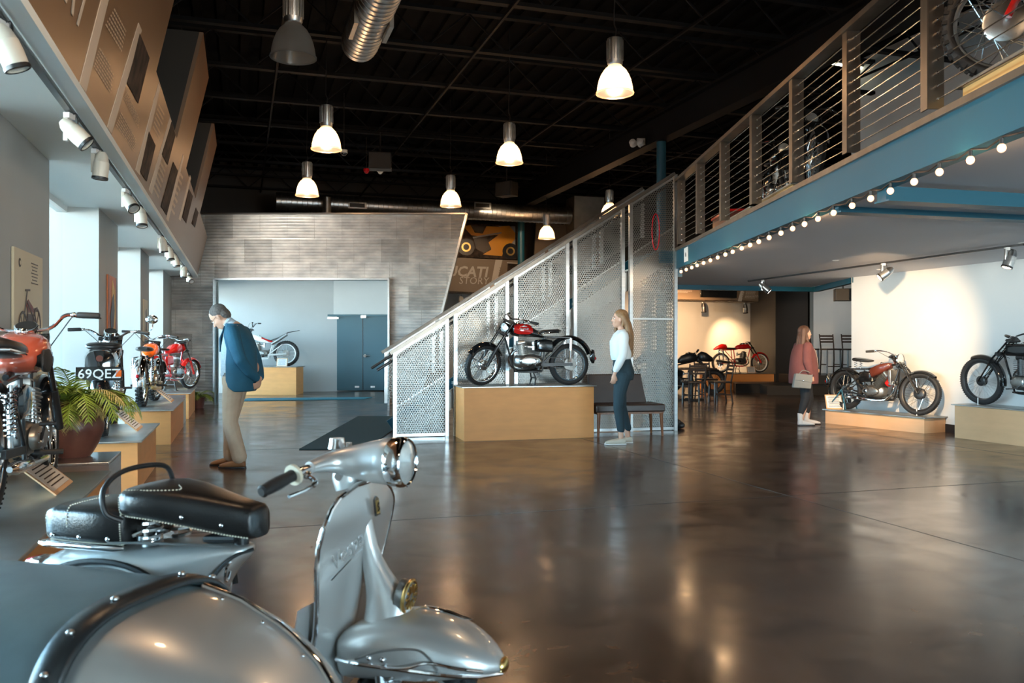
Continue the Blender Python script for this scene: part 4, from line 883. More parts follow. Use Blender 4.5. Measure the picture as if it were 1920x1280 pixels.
def shell(secs, e=.8, n=20, cap=True):                   # superelliptic loft: secs (x, z, hw, ht, hb)
    R = []
    for s in secs:
        x, z, hw, ht = s[:4]; hb = s[4] if len(s) > 4 else ht; q = []
        for k in range(n):
            a = 2*PI*k/n; ca, sa = math.cos(a), math.sin(a); q.append(V((x, math.copysign(abs(ca)**e, ca)*hw, z+math.copysign(abs(sa)**e, sa)*(ht if sa > 0 else hb))))
        R.append(q)
    return R
def spring(b, p0, p1, r, w, turns, up=None):
    p0 = V(p0); p1 = V(p1); T = Mx.Translation(p0) @ rot_to(p1-p0); L = (p1-p0).length; n = turns*10
    b.tube([T @ V((r*math.cos(2*PI*i/10), r*math.sin(2*PI*i/10), L*i/n)) for i in range(n+1)], w, 5)
def moto(label, loc, rz, z=0, **k):
    g = k.get; W = g('W', 1.23); Rr = g('Rr', .29); Rf = g('Rf', Rr); tw = g('tw', .078); st = g('steer', 0)
    root = thing('motorcycle', label, 'motorcycle', (loc[0], loc[1], z), rz, g('group', None))
    rx, fx = -W/2, W/2; fr = g('frame', 'black_satin'); tk = g('tank', 'black_gloss'); fe = g('fend', 'black_gloss'); ex = g('exh', 'chrome')
    H = V((g('hx', .30), 0, g('hz', .76))); A = V((fx, 0, Rf)); ax = (H-A); ax.y = 0; ax.normalize(); up = ax; Hh = g('hlen', .15)
    Ht = H+ax*Hh
    T = Mx.Translation(H) @ Mx.Rotation(math.radians(st), 4, ax) @ Mx.Translation(-H)
    wheel(root, (rx, 0, Rr), Rr, tw*g('rtw', 1.1), None, g('rim', 'chrome'), g('nsp', 36), g('rhub', (.07, .05)), g('hubm', 'alu'), g('knob', 0), g('rdisc', 0), name='rear_wheel', spm=g('spm', 'chrome'))
    wheel(root, (fx, 0, Rf), Rf, tw, T, g('rim', 'chrome'), g('nsp', 36), g('fhub', (.07, .045)), g('hubm', 'alu'), g('knob', 0), g('fdisc', 0), name='front_wheel', spm=g('spm', 'chrome'), spr=g('spr', .0019))
    # sprocket and chain
    m = MB(); m.tube([(rx, .062, Rr+.085), (g('ex', 0)-.12, .062, g('ez', .34)+.05)], .007, 5); m.tube([(rx, .062, Rr-.085), (g('ex', 0)-.12, .062, g('ez', .34)-.03)], .007, 5); m.lathe([(.03, 0), (.088, 0), (.088, .006), (.03, .006)], 22, R90((rx, .060, Rr))); m.build('chain', 'cast', root)
    # frame
    m = MB(); sz = g('sz', .67); sx_ = g('sx', -.24); D = g('down', [(.24, .42), (.17, .20), (-.20, .20)]); bb = D[-1]
    m.tube([H+ax*.06, H-ax*.07], .026, 10); m.tube(bez([H, ((H.x+sx_)/2, 0, (H.z+sz)/2+.0), (sx_, 0, sz)], 4), .019, 8)
    for s in ((-1, 1) if g('twin_down') else (0,)):
        m.tube([H-ax*.05]+[(x, s*.05+(0 if s else 0), z_) for x, z_ in D], .014, 8)
    for s in (-1, 1):
        m.tube(bez([(D[1][0], s*.03, D[1][1]), ((D[1][0]+bb[0])/2, s*.09, D[1][1]-.01), (bb[0], s*.08, bb[1])], 4), .012, 6)
        m.tube([(bb[0], s*.08, bb[1]), (sx_-.02, s*.07, sz)], .013, 6); m.tube([(sx_, s*.05, sz), g_ := (rx+g('tailx', .0), s*.10, g('tailz', sz-.01))], .012, 6); m.tube([(bb[0], s*.08, bb[1]+.1), (rx+.08, s*.10, sz-.03)], .010, 6)
        if g('hardtail'): m.tube([(sx_, s*.04, sz-.04), (rx, s*.085, Rr)], .011, 6); m.tube([(bb[0], s*.07, bb[1]+.02), (rx, s*.085, Rr)], .012, 6)
    m.build('frame', fr, root)
    if not g('hardtail'):
        m = MB()
        for s in (-1, 1): m.beam((bb[0], s*.075, bb[1]+.09), (rx-.02, s*.095, Rr), .022, .042)
        m.cyl((bb[0], -.09, bb[1]+.09), (bb[0], .09, bb[1]+.09), .02, 10); m.build('swingarm', g('swing', fr), root)
        if g('shock', 1):
            tz = g('shz', sz-.02)
            for s in (-1, 1):
                m = MB(); p0 = V((rx+.02, s*.115, Rr+.03)); p1 = V((rx+g('shx', .01), s*.115, tz)); m.cyl(p0, p0.lerp(p1, .55), .014, 10); m.cyl(p0.lerp(p1, .5), p1, .022 if not g('spring') else .012, 12)
                if g('spring'): spring(m, p0.lerp(p1, .15), p0.lerp(p1, .9), .027, .005, 9)
                m.build('shock_absorber', 'chrome', root)
    # fork
    fk = g('fork', 'tele')
    if fk == 'tele':
        for s in (-1, 1):
            m = MB(); m.M = T; y = s*g('fw', .085); o = V((0, y, 0)); fo = V((.025, 0, .01))
            m.cyl(A+o, A+o+ax*.30+fo, .024, 12); f = m.build('fork_leg', g('forkm', 'black_satin'), root); m = MB(); m.M = T; m.cyl(A+o+ax*.28+fo, Ht+o+fo, .018, 12); m.build('fork_tube', g('forku', 'black_gloss'), f)
    else:
        for s in (-1, 1):
            m = MB(); m.M = T; y = s*.075; q = Ht+V((.05, y, -.01)); lo = H-ax*.12+V((.06, y, 0)); m.tube([q, lo, A+V((0, y, 0))], .010, 8); m.tube([Ht+V((.085, y*.6, -.02)), lo+V((.03, -y*.3, 0)), A+V((0, y, 0))], .008, 8); m.tube([q+V((-.04, 0, 0)), A+V((-.0, y*.1, .02))], .0075, 6); m.build('girder_fork', fr, root)
        m = MB(); m.M = T; spring(m, H-ax*.1+V((.075, 0, 0)), Ht+V((.07, 0, -.02)), .022, .005, 8); m.build('fork_spring', 'steel', root)
    m = MB(); m.M = T
    for q in (Ht-ax*.01, H-ax*.05): m.beam(q+V((.025, -.11, 0)), q+V((.025, .11, 0)), .06, .025, up=ax); 
    m.build('triple_clamp', 'black_satin', root)
    # handlebar
    hb = g('bar', [(0, .0, .03), (.0, .10, .05), (-.06, .22, .07), (-.15, .33, .05)]); o = Ht+V((.0, 0, .0))
    m = MB(); m.M = T; pts = [o+V((x, y, z_)) for x, y, z_ in hb]; mir = [V((p.x, -p.y, p.z)) for p in pts[::-1] if p.y > 1e-5]; full = bez(mir+pts, 5)
    m.tube(full, .011, 8); bar = m.build('handlebar', g('barm', 'chrome'), root)
    for s in (-1, 1):
        e = V((pts[-1].x, s*pts[-1].y, pts[-1].z)); q = V((pts[-2].x, s*pts[-2].y, pts[-2].z)); d = (e-q).normalized(); m = MB(); m.M = T; m.tube([e-d*.11, e-d*.10, e+d*.005, e+d*.01], [.014, .0175, .0175, .014], 12); m.build('grip', 'rubber', bar)
        m = MB(); m.M = T; b0 = e-d*.13; f_ = V((.045, 0, -.012)); m.box((0, 0, 0), (.03, .03, .03)); m.v = [v_+ (T @ b0 - T @ V((0, 0, 0))) if False else v_ for v_ in m.v]; m.v = []; m.f = []
        m.ell(b0, (.018, .018, .016), seg=8, ring=6); m.tube(bez([b0, b0+f_+d*.02, e+f_*1.1, e+f_*.9+d*.01], 4), .005, 6); m.build('lever', 'chrome', bar)
        m = MB(); m.M = T; m.tube(bez([b0+f_*.3, b0+V((.09, -s*.04, -.04)), H+V((.08, s*.05, -.02)), H+V((-.02, s*.03, -.1))], 6), .0035, 5); m.build('cable', 'black_satin', bar)
    if g('mirror'):
        for s in g('mirror'):
            e = V((pts[-1].x, s*(pts[-1].y-.02), pts[-1].z)); m = MB(); m.M = T; m.tube(bez([e, e+V((.02, s*.05, .04)), e+V((.0, s*.06, .10))], 4), .005, 6); mi = m.build('mirror_stem', 'chrome', bar); m = MB(); m.M = T; m.ell(e+V((0, s*.05, .14)), (.012, .06, .045)); m.build('mirror', 'chrome', mi)
    # headlight
    if g('lamp', 1):
        lr = g('lr', .085); L0 = Ht+V((g('lx', .10), 0, g('lz', -.10))); m = MB(); m.M = T; Q = Mx.Translation(L0) @ Mx.Rotation(PI/2, 4, 'Y')
        m.lathe([(0, -lr*1.1), (lr*.45, -lr*.98), (lr*.8, -lr*.6), (lr*.97, -lr*.1), (lr, .0)], 24, Q); hl = m.build('headlight', g('lampm', 'black_gloss'), root)
        m = MB(); m.M = T; m.lathe([(lr*.98, -.008), (lr*1.06, 0), (lr*1.03, .014), (lr*.93, .018)], 24, Q); m.build('headlight_rim', 'chrome', hl); m = MB(); m.M = T; m.lathe([(0, lr*.33), (lr*.5, lr*.26), (lr*.95, .012)], 24, Q); m.build('headlight_lens', 'lens', hl)
    if g('gauge'): 
        m = MB(); m.M = T; Q = Mx.Translation(Ht+V((.0, .0, .055))) @ Mx.Rotation(-.5, 4, 'Y'); m.lathe([(0, -.03), (.05, -.03), (.062, 0), (.062, .012), (.055, .016), (0, .016)], 24, Q); ga = m.build('speedometer', 'chrome', root); m = MB(); m.M = T; m.lathe([(0, .018), (.054, .018)], 24, Q); m.build('dial', 'black_gloss', ga)
    # fenders
    fa = g('ff', (150, 20)); 
    if fa: fender(root, A, Rf+g('fgap', .022), tw+.045, fa[1], fa[0], fe, T, name='front_fender', stays=g('fstay', (40, 140)))
    ra = g('rf', (190, 45)); 
    if ra: fender(root, V((rx, 0, Rr+g('rup', .03))), Rr+g('rgap', .045), tw+.06, ra[1], ra[0], fe, None, name='rear_fender', stays=g('rstay', None))
    # tank
    tv = g('tankv', [(.235, .77, .03, .05, .06), (.21, .775, .085, .085, .085), (.12, .765, .115, .10, .095), (0, .745, .115, .095, .075), (-.12, .71, .09, .065, .045), (-.21, .685, .05, .03, .025), (-.23, .68, .02, .012, .012)])
    tv = [tuple(q) if len(q) > 4 else tuple(q)+(q[3],) for q in tv]
    m = MB(); m.rings(shell(tv, g('te', .8))); t_ = m.build('fuel_tank', tk, root, ang=60)
    cx = tv[2][0]; m = MB().lathe([(0, .02), (.025, .02), (.03, .012), (.03, 0)], 16, Mx.Translation((cx, 0, tv[2][1]+tv[2][3]-.003))); m.build('filler_cap', 'chrome', t_)
    if g('panel'):
        pm, x0, x1, z0, z1 = g('panel')
        for s in (-1, 1):
            R_ = []
            for i in range(9):
                x = x0+(x1-x0)*i/8
                for j in range(len(tv)-1):
                    a, b = tv[j], tv[j+1]
                    if (a[0]-x)*(b[0]-x) <= 0: f = (x-a[0])/(b[0]-a[0]); sec = [a[q]+(b[q]-a[q])*f for q in range(5)]; break
                row = []; cut = .35 if i in (0, 8) else (.12 if i in (1, 7) else 0); c_ = (z0+z1)/2
                for j in range(7):
                    zz = z0+(z1-z0)*j/6; zz = c_+(zz-c_)*(1-cut); h_ = sec[3] if zz > sec[1] else sec[4]; u = min(.98, abs(zz-sec[1])/max(h_, 1e-3)); e_ = g('te', .8); y = sec[2]*max(.02, (1-u**(2/e_)))**(e_/2); row.append(V((x, s*(y+.006), zz)))
                R_.append(row)
            m = MB(); m.rings(R_, closed=False, cap=False); pn = m.build('tank_panel', pm, t_)
            if g('badge'):
                mid = R_[4][3]; text('badge_lettering', g('badge'), g('bsize', .045), frame(mid+V((-s*0, s*.003, -.012)), (s*-1, 0, 0), (0, -s*.05, 1)), 'chrome', t_, bold=.001, shear=.2, align='CENTER', ext=.001)
                m = MB(); c0 = mid+V((0, s*.003, .03)); m.prism([c0+V((dx, 0, dz)) for dx, dz in ((-.05, .0), (-.02, .012), (0, .02), (.02, .012), (.05, 0), (0, .004))], (0, s*.002, 0)); m.build('badge_wing', 'chrome', t_)
    if g('knee'):
        for s in (-1, 1): m = MB(); m.rings(shell([(-.16, .72, .004, .02, .02), (-.12, .73, .012, .045, .05), (-.02, .74, .014, .055, .055), (.05, .735, .010, .03, .03)])); 
        pass
    # seat
    sv = g('seatv', [(-.20, .735, .05, .012), (-.24, .745, .08, .022), (-.34, .75, .10, .024), (-.44, .755, .10, .024), (-.48, .755, .06, .012)])
    m = MB(); m.rings(shell(sv, .7)); se = m.build('seat', g('seatm', 'leather'), root, ang=60)
    if g('saddle'):
        m = MB()
        for s in (-1, 1): spring(m, (sv[-2][0]+.02, s*.06, sz+.0), (sv[-2][0]+.02, s*.06, sv[-2][1]-.02), .02, .004, 4)
        m.build('seat_spring', 'chrome', se)
    if g('seat_trim'): m = MB(); q = [(s[0], s[1]-.022, s[2]*1.0, .018, .012) for s in sv]; m.rings(shell(q, .6)); m.build('seat_trim', g('seat_trim'), se)
    if g('tail'):
        m = MB(); m.rings(shell(g('tail'), .8)); m.build('tail_cowl', tk if not g('tailm') else g('tailm'), root, ang=60)
    # engine
    E = V((g('ex', 0), 0, g('ez', .34))); kind = g('eng', 'unit'); em = g('em', 'alu')
    en = MB(); en.rings(shell([(E.x-.21, E.z, .03, .04), (E.x-.19, E.z, .07, .07), (E.x-.08, E.z, .10, .09, .10), (E.x+.06, E.z-.01, .10, .095, .10), (E.x+.15, E.z, .08, .08), (E.x+.18, E.z, .03, .04)], .7)); eng = en.build('engine', em, root, ang=50)
    for s in (-1, 1):
        m = MB(); m.rings([[V((E.x-.02+(.155-.0)*q*math.cos(2*PI*j/24), s*y, E.z-.0+.072*q*math.sin(2*PI*j/24))) for j in range(24)] for q, y in ((1, .09), (1, .115), (.94, .128), (.8, .134), (.4, .138), (.02, .139))]); cv = m.build('engine_cover', g('cvm', 'alu'), eng, ang=50)
        m = MB()
        for j in range(8): a = 2*PI*j/8+.3; m.cyl((E.x-.02+.135*math.cos(a), s*.125, E.z+.058*math.sin(a)), (E.x-.02+.135*math.cos(a), s*.137, E.z+.058*math.sin(a)), .006, 6)
        m.lathe([(0, .145), (.03, .142), (.034, .13)], 16, Mx.Translation((E.x-.09, 0, E.z)) @ Mx.Rotation(-s*PI/2, 4, 'X')); m.build('cover_screw', 'chrome', cv, kind='stuff')
    tilt = g('tilt', .15); cyls = g('cyls', [0])
    for cy in cyls:
        Cb = Mx.Translation(E+V((.06, cy, .06))) @ Mx.Rotation(tilt, 4, 'Y'); m = MB(); ch = g('ch', .17); fw_ = g('finw', .085)
        m.M = Cb; m.cyl((0, 0, 0), (0, 0, ch), fw_*.62, 16)
        nf = g('nf', 9)
        for i in range(nf): z_ = .025+i*(ch-.02)/nf; q = fw_*(1 if i < nf-3 else 1.08-.06*(i-nf+3)); m.rings([[(q*math.copysign(abs(math.cos(a))**.6, math.cos(a)), q*math.copysign(abs(math.sin(a))**.6, math.sin(a)), z_+dz) for a in [2*PI*j/20 for j in range(20)]] for dz in (0, .006)])
        m.build('cylinder', g('cylm', 'cast'), eng); m = MB(); m.M = Cb; m.rings(shell([(-.06, ch+.02, .03, .02), (-.05, ch+.02, .055, .035), (.05, ch+.02, .055, .035), (.06, ch+.02, .03, .02)], .7)); m.cyl((0, 0, ch+.03), (.02, .0, ch+.075), .010, 8); m.build('cylinder_head', g('headm', em), eng)
        if g('pushrods'): m = MB(); m.M = Cb; [m.cyl((dx, -.075, -.02), (dx*.6, -.055, ch+.03), .009, 8) for dx in (-.03, .03)]; m.build('pushrod_tube', 'chrome', eng)
    m = MB(); m.lathe([(0, 0), (.03, 0), (.03, .06), (.022, .07), (.022, .11), (0, .11)], 12, Mx.Translation(E+V((-.09, .02, .15)))); m.cyl(E+V((-.08, .02, .19)), E+V((.03, .0, .20)), .018, 10); m.build('carburettor', 'alu', eng)
    if g('tools', 1):
        for s in (-1, 1): m = MB(); m.rings(shell([(-.36, .54, .012, .05), (-.34, .54, .03, .085), (-.24, .55, .035, .09), (-.15, .55, .03, .08), (-.13, .55, .012, .05)], .6)); m.v = [v_+V((0, s*.075, 0)) for v_ in m.v]; m.build('side_box', g('boxm', 'black_gloss'), root)
    # exhaust
    for s in g('exs', (-1,)):
        pts_ = g('exp', [(.13, .02, .50), (.22, .05, .42), (.22, .09, .30), (.12, .12, .225), (0, .13, .215), (-.35, .14, .235)]); mz_ = g('muf', [(-.35, .235, .016), (-.40, .237, .030), (-.68, .255, .032), (-.74, .26, .022), (-.78, .262, .014)])
        m = MB(); m.tube(bez([(x, s*y, z_) for x, y, z_ in pts_], 6), .018, 10); xh = m.build('exhaust_pipe', ex, root); m = MB(); m.tube([(x, s*pts_[-1][1], z_) for x, z_, r_ in mz_], [r_ for x, z_, r_ in mz_], 14); m.build('muffler', ex, xh)
    # pegs, stands, pedals
    for s in (-1, 1):
        m = MB(); px_ = g('pegx', -.08); pz = g('pegz', .26); m.cyl((px_, s*.10, pz), (px_, s*.24, pz), .015, 10); m.build('foot_peg', 'rubber', root)
    m = MB(); m.tube(bez([(-.05, .14, .30), (.02, .16, .26), (.12, .17, .25)], 4), .007, 6); m.tube([(.12, .15, .25), (.12, .20, .25)], .009, 6); m.tube([(-.12, -.14, .33), (-.14, -.16, .40), (-.16, -.16, .42)], .008, 6); m.tube([(-.16, -.14, .42), (-.16, -.22, .42)], .011, 6); m.build('pedal', 'black_satin', root)
    if g('stand', 'centre') == 'centre':
        m = MB(); sb_ = g('sbx', -.10)
        for s in (-1, 1): m.tube([(sb_+.03, s*.07, .20), (sb_-.0, s*.10, .10), (sb_+.02, s*.12, .008)], .011, 8); m.beam((sb_-.02, s*.12, .006), (sb_+.06, s*.12, .006), .03, .012)
        m.cyl((sb_+.0, -.10, .11), (sb_, .10, .11), .009, 6); m.build('centre_stand', 'black_satin', root)
    elif g('stand') == 'rear':
        m = MB()
        for s in (-1, 1): m.tube([(rx, s*.11, Rr), (rx+.10, s*.13, .006)], .010, 6); m.tube([(rx, s*.11, Rr), (rx-.28, s*.13, .006)], .010, 6)
        m.build('rear_stand', 'blue_steel', root)
    elif g('stand') == 'side': m = MB(); m.tube([(-.02, .08, .20), (-.03, .20, .008)], .010, 8); m.ell((-.03, .20, .008), (.03, .02, .008)); m.build('side_stand', 'black_satin', root)
    # tail light and plate
    if g('tl', 1):
        a = math.radians(g('tla', 165)); q = V((rx, 0, Rr+.03))+V((math.cos(a), 0, math.sin(a)))*(Rr+.06); m = MB(); m.rings(shell([(q.x+.03, q.z, .02, .03), (q.x, q.z+.02, .035, .10, .10), (q.x-.03, q.z+.02, .03, .09, .10), (q.x-.05, q.z, .01, .03)], .8)); tl = m.build('tail_fairing', fe, root)
        m = MB().ell((q.x-.045, 0, q.z-.01), (.02, .025, .025)); m.build('tail_light', 'red_plastic', tl)
    if g('clip'):
        m = MB(); 
        for c_ in (fx, rx): m.box((c_, .07, .05), (.012, .008, .10)); m.box((c_, -.07, .05), (.012, .008, .10))
        m.build('wheel_clamp', 'white_paint', root)
    return root, T, Ht, H, A
# centre: black single with red tank panel
mc, *_ = moto('black vintage motorcycle with red tank panel on the waist-high platform', (.20, 11.73), PI+.28, .73, steer=26, panel=('red_gloss', .205, -.06, .705, .845), badge='DUCATI', bsize=.034,
     bar=[(0, 0, .03), (-.02, .10, .05), (-.09, .22, .05), (-.20, .33, .03)], forkm='black_satin', fstay=(30, 150), ff=(155, 35), fgap=.035, rf=(165, 40), rup=.05, rgap=.065, seat_trim='chrome', tla=170, saddle=0)
# left row
uA = UANG+PI/2-PI/2+math.pi/2                            # heading along the window wall, away from the camera
mrow = math.atan2(.953, -.3031)
m1, T1, Ht1, H1, A1 = moto('nearest motorcycle on the left with a faded red tank and wide chrome handlebar', tuple(uP(-1.22, 4.66))[:2], mrow, HP, W=1.34, Rr=.32, tw=.09, steer=4, tank='salmon_gloss', hz=.78, hlen=.13, bar=[(0, .0, .04), (.0, .12, .05), (-.05, .20, .115), (-.08, .26, .12), (-.10, .38, .11)], spring=1, pushrods=1, cvm='cast', em='cast', ch=.21, finw=.095, gauge=1, lamp=1, lr=.095, fend='black_gloss', stand='side',
     tankv=[(.24, .80, .03, .05, .06), (.21, .81, .11, .10, .11), (.10, .80, .15, .115, .12), (-.03, .785, .15, .105, .11), (-.15, .765, .11, .08, .075), (-.22, .75, .06, .035, .03), (-.24, .745, .02, .012, .012)], seatv=[(-.22, .80, .06, .02), (-.26, .81, .11, .04), (-.45, .82, .14, .045), (-.72, .84, .13, .045), (-.76, .84, .08, .02)], seat_trim='chrome', panel=('chrome', .19, -.13, .70, .80), ff=(170, 60), exs=(-1, 1), spm='steel', rhub=(.09, .05), mirror=None)
for s in (-1, 1): m = MB(); m.rings(shell([(-.13, .755, .004, .03), (-.10, .755, .016, .06), (0, .755, .018, .065), (.07, .755, .010, .03)], .7)); m.v = [v_+V((0, s*.15, 0)) for v_ in m.v]; m.build('knee_pad', 'rubber', m1)
m2, T2, Ht2, H2, A2 = moto('black motorcycle with white-lettered rear number plate and one mirror', tuple(uP(-1.30, 8.40))[:2], mrow+.06, HP, W=1.33, Rr=.325, tw=.085, steer=-4, hz=.80, hlen=.14, spring=1, mirror=(-1,), gauge=1, lr=.10, lx=.07, lz=-.04, rf=(205, 40), rup=.02, rgap=.05, bar=[(0, .0, .02), (-.02, .09, .015), (-.06, .17, .06), (-.08, .25, .07), (-.12, .36, .06)], pushrods=1, ch=.20, stand='side', tl=0,
     seatv=[(-.16, .80, .06, .015), (-.22, .81, .12, .03), (-.40, .825, .15, .035), (-.60, .83, .15, .035), (-.68, .82, .13, .03), (-.70, .82, .09, .015)], seatm='leather')
pl = thing('number_plate', 'x', 'x'); del pl['label'], pl['category']; bpy.data.objects.remove(pl)
T_ = Mx.Translation((-1.00, 0, .585)) @ Mx.Rotation(.12, 4, 'Y'); m = MB(); m.M = T_; m.box((0, 0, 0), (.012, .37, .12)); npl = m.build('number_plate', 'black_gloss', m2)
text('plate_characters', '69QEZ', .115, T_ @ frame((-.008, .17, -.038), (0, -1, 0), (0, 0, 1)), 'white_paint', npl, bold=.001); m = MB(); m.M = T_; m.box((-.008, -.155, .0), (.004, .045, .06)); m.build('plate_sticker', 'orange_gloss', npl)
m = MB(); m.rings(shell([(-.97, .66, .03, .03), (-.94, .66, .12, .13, .26), (-.80, .68, .14, .13, .26), (-.66, .70, .10, .08, .1)], .7)); m.build('rear_body', 'black_gloss', m2, ang=60)
MB().cyl((-.985, 0, .72), (-.965, 0, .72), .028, 16).build('badge', 'maroon', m2); MB().ell((-.99, 0, .47), (.025, .03, .03)).build('tail_light', 'red_plastic', m2)
moto('orange and black motorcycle, third in the left row', tuple(uP(-1.30, 12.2))[:2], mrow-.05, HP, W=1.32, Rr=.31, tw=.08, steer=-10, tank='orange_gloss', fend='chrome', spring=1, rim='chrome', em='brass', cylm='cast', knob=1, seatv=[(-.20, .76, .05, .012), (-.24, .77, .09, .03), (-.5, .78, .11, .035), (-.62, .79, .06, .02)], mirror=None, bar=[(0, .0, .04), (-.02, .12, .10), (-.08, .24, .12), (-.14, .38, .11)], barm='chrome', stand='side', exs=(-1,), frame='black_gloss', exh='brass')
moto('small all-red motorcycle turned sideways at the far end of the left row', (-6.20, 15.60), 1.42, HP, W=1.20, Rr=.29, tw=.07, steer=-8, tank='red_gloss', fend='red_gloss', frame='red_gloss', forkm='red_gloss', em='alu', lampm='red_gloss', boxm='red_gloss', stand='centre', exh='chrome')
# grey alcove: trials bike heading left
moto('white and red trials motorcycle behind the man', (-6.55, 22.3), PI+.02, .725, W=1.30, Rr=.33, Rf=.35, tw=.08, rtw=1.3, rim='white_paint', frame='white_paint', swing='alu', fend='black_satin', tank='white_paint', tl=0, lamp=0, knob=1, shock=0, tools=0, ff=(150, 50), rf=None, nsp=28, fgap=.06, rdisc=.09, fdisc=.09, hz=.85, hlen=.14, sx=-.30, sz=.60, tailx=.15, tailz=.68, em='cast', stand='none', exs=(), bar=[(0, .0, .05), (-.02, .12, .12), (-.05, .25, .16), (-.10, .37, .16)], barm='black_satin',
     tankv=[(.26, .78, .03, .05), (.2, .77, .07, .07), (.05, .72, .07, .08), (-.15, .66, .06, .06), (-.24, .63, .03, .02)], seatv=[(-.15, .69, .03, .012), (-.25, .67, .05, .015), (-.45, .74, .06, .012), (-.70, .88, .07, .010), (-.98, .93, .05, .006), (-1.0, .93, .02, .004)], seatm='black_satin')
mt = bpy.data.objects['motorcycle.005'] if 'motorcycle.005' in bpy.data.objects else None
mt_ = [o for o in bpy.data.objects if o.get('label', '').startswith('white and red trials')][0]
MB().tube([(-.30, .10, .58), (-.70, .12, .83)], [.045, .04], 12).build('muffler', 'alu', mt_); m = MB(); m.rings(shell([(-.02, .735, .072, .03), (-.2, .66, .065, .03), (-.3, .64, .05, .02)])); m.build('red_panel', 'red_gloss', mt_)
# red racer
moto('bright red racing motorcycle on the tan platform at the back', (6.62, 24.75), -.02+.30, .47, W=1.27, Rr=.29, tw=.065, steer=0, tank='red_gloss', fend='red_gloss', frame='red_gloss', forkm='red_gloss', swing='red_gloss', lamp=0, rim='white_paint', tools=0, tl=0, rf=None, ff=(150, 10), em='cast', exh='alu', tilt=.3,
     tankv=[(.27, .76, .03, .04), (.25, .765, .09, .07), (.1, .76, .11, .08), (-.10, .74, .10, .06), (-.17, .72, .04, .02)], seatv=[(-.17, .70, .05, .02), (-.2, .70, .09, .03), (-.48, .71, .10, .03), (-.5, .71, .06, .02)], tail=[(-.46, .73, .07, .04), (-.50, .75, .11, .08), (-.62, .76, .11, .08), (-.76, .72, .07, .05), (-.86, .68, .02, .02)],
     bar=[(0, .0, .0), (.0, .08, -.02), (-.02, .14, -.03), (-.06, .26, -.05)], exp=[(.13, .02, .50), (.22, .05, .42), (.22, .09, .30), (.12, .12, .22), (0, .13, .25), (-.35, .14, .30)], muf=[(-.35, .30, .018), (-.42, .30, .032), (-.85, .36, .036), (-.87, .36, .03)])
# dark sport bikes behind the tables
for dx, dy, lb in ((0, 0, 'dark modern motorcycle behind the cafe tables, front one'), (-.95, .80, 'dark modern motorcycle behind the cafe tables, half hidden one')):
    md, *_ = moto(lb, (4.55+dx, 22.2+dy), .05, 0, W=1.40, Rr=.32, tw=.13, rtw=1.2, fend='black_satin', tank='black_satin', lamp=1, lampm='black_satin', spring=0, hz=.88, sz=.76, rf=(130, 60), nsp=10, em='black_satin', cvm='cast', tl=0, exh='cast', hubm='cast', rim='black_satin', stand='side',
         tankv=[(.27, .93, .05, .05), (.22, .95, .13, .10), (.05, .95, .15, .13), (-.15, .90, .12, .10), (-.25, .85, .06, .04)], seatv=[(-.2, .85, .08, .02), (-.3, .84, .12, .04), (-.55, .88, .12, .04), (-.85, .95, .09, .04), (-.9, .95, .05, .02)])
    m = MB(); m.rings(shell([(.28, .98, .06, .06), (.38, .98, .16, .13), (.50, .96, .15, .12), (.66, .90, .08, .06), (.68, .9, .03, .02)], .8)); m.build('headlight_fairing', 'black_satin', md, ang=60); MB().beam((.28, .1, 1.08), (.34, .12, 1.16), .05, .03).build('mirror', 'black_satin', md)
# low pale platform: long vintage machine with brown tank, facing right
hA = math.atan2(-1.63, .84)
ms, Ts, *_ = moto('vintage motorcycle with brown tank, tall finned cylinders and big chrome headlamp', (5.78, 13.35), hA, .235, W=1.36, Rr=.325, tw=.085, steer=12, tank='maroon', fork='girder', hardtail=1, rim='black_satin', hubm='black_satin', fhub=(.085, .04), lr=.10, lx=.13, lz=-.05, lampm='chrome', em='cast', cvm='cast', cyls=[-.055, .055], tilt=.75, ch=.26, cylm='cast', headm='alu', finw=.07, nf=12, rf=(200, 50), ff=(195, 50), rup=0, rgap=.04, fgap=.03, fstay=(60, 110), frame='black_satin', saddle=1, stand='rear', twin_down=1, hz=.76, ex=-.10, ez=.33, down=[(.26, .40), (.18, .20), (-.24, .22)],
     tankv=[(.20, .74, .02, .02), (.16, .73, .07, .05), (.02, .68, .09, .085), (-.14, .62, .09, .085), (-.22, .58, .05, .03)], te=.6, seatv=[(-.18, .80, .05, .015), (-.24, .80, .09, .025), (-.36, .81, .12, .03), (-.46, .82, .12, .03), (-.50, .82, .08, .02)], bar=[(0, .0, .04), (-.02, .12, .06), (-.10, .24, .06), (-.24, .33, .03)], muf=[(-.15, .20, .018), (-.2, .20, .03), (-.5, .22, .03), (-.55, .22, .02)], exp=[(.2, .03, .52), (.28, .06, .42), (.26, .09, .30), (.16, .11, .21), (0, .12, .19), (-.15, .13, .20)], exs=(1, -1), clip=1)
m = MB(); m.M = Mx.Translation((.12, 0, .40)) @ Mx.Rotation(.75, 4, 'Y'); m.cyl((0, -.055, .06), (0, -.055, .12), .052, 14); m.cyl((0, .055, .06), (0, .055, .12), .052, 14); m.build('red_cylinder_band', 'red_gloss', ms)
m = MB(); m.box((.22, 0, .55), (.05, .20, .24)); m.v = [v_ for v_ in m.v]; m.build('radiator', 'cast', ms, bevel=.01)
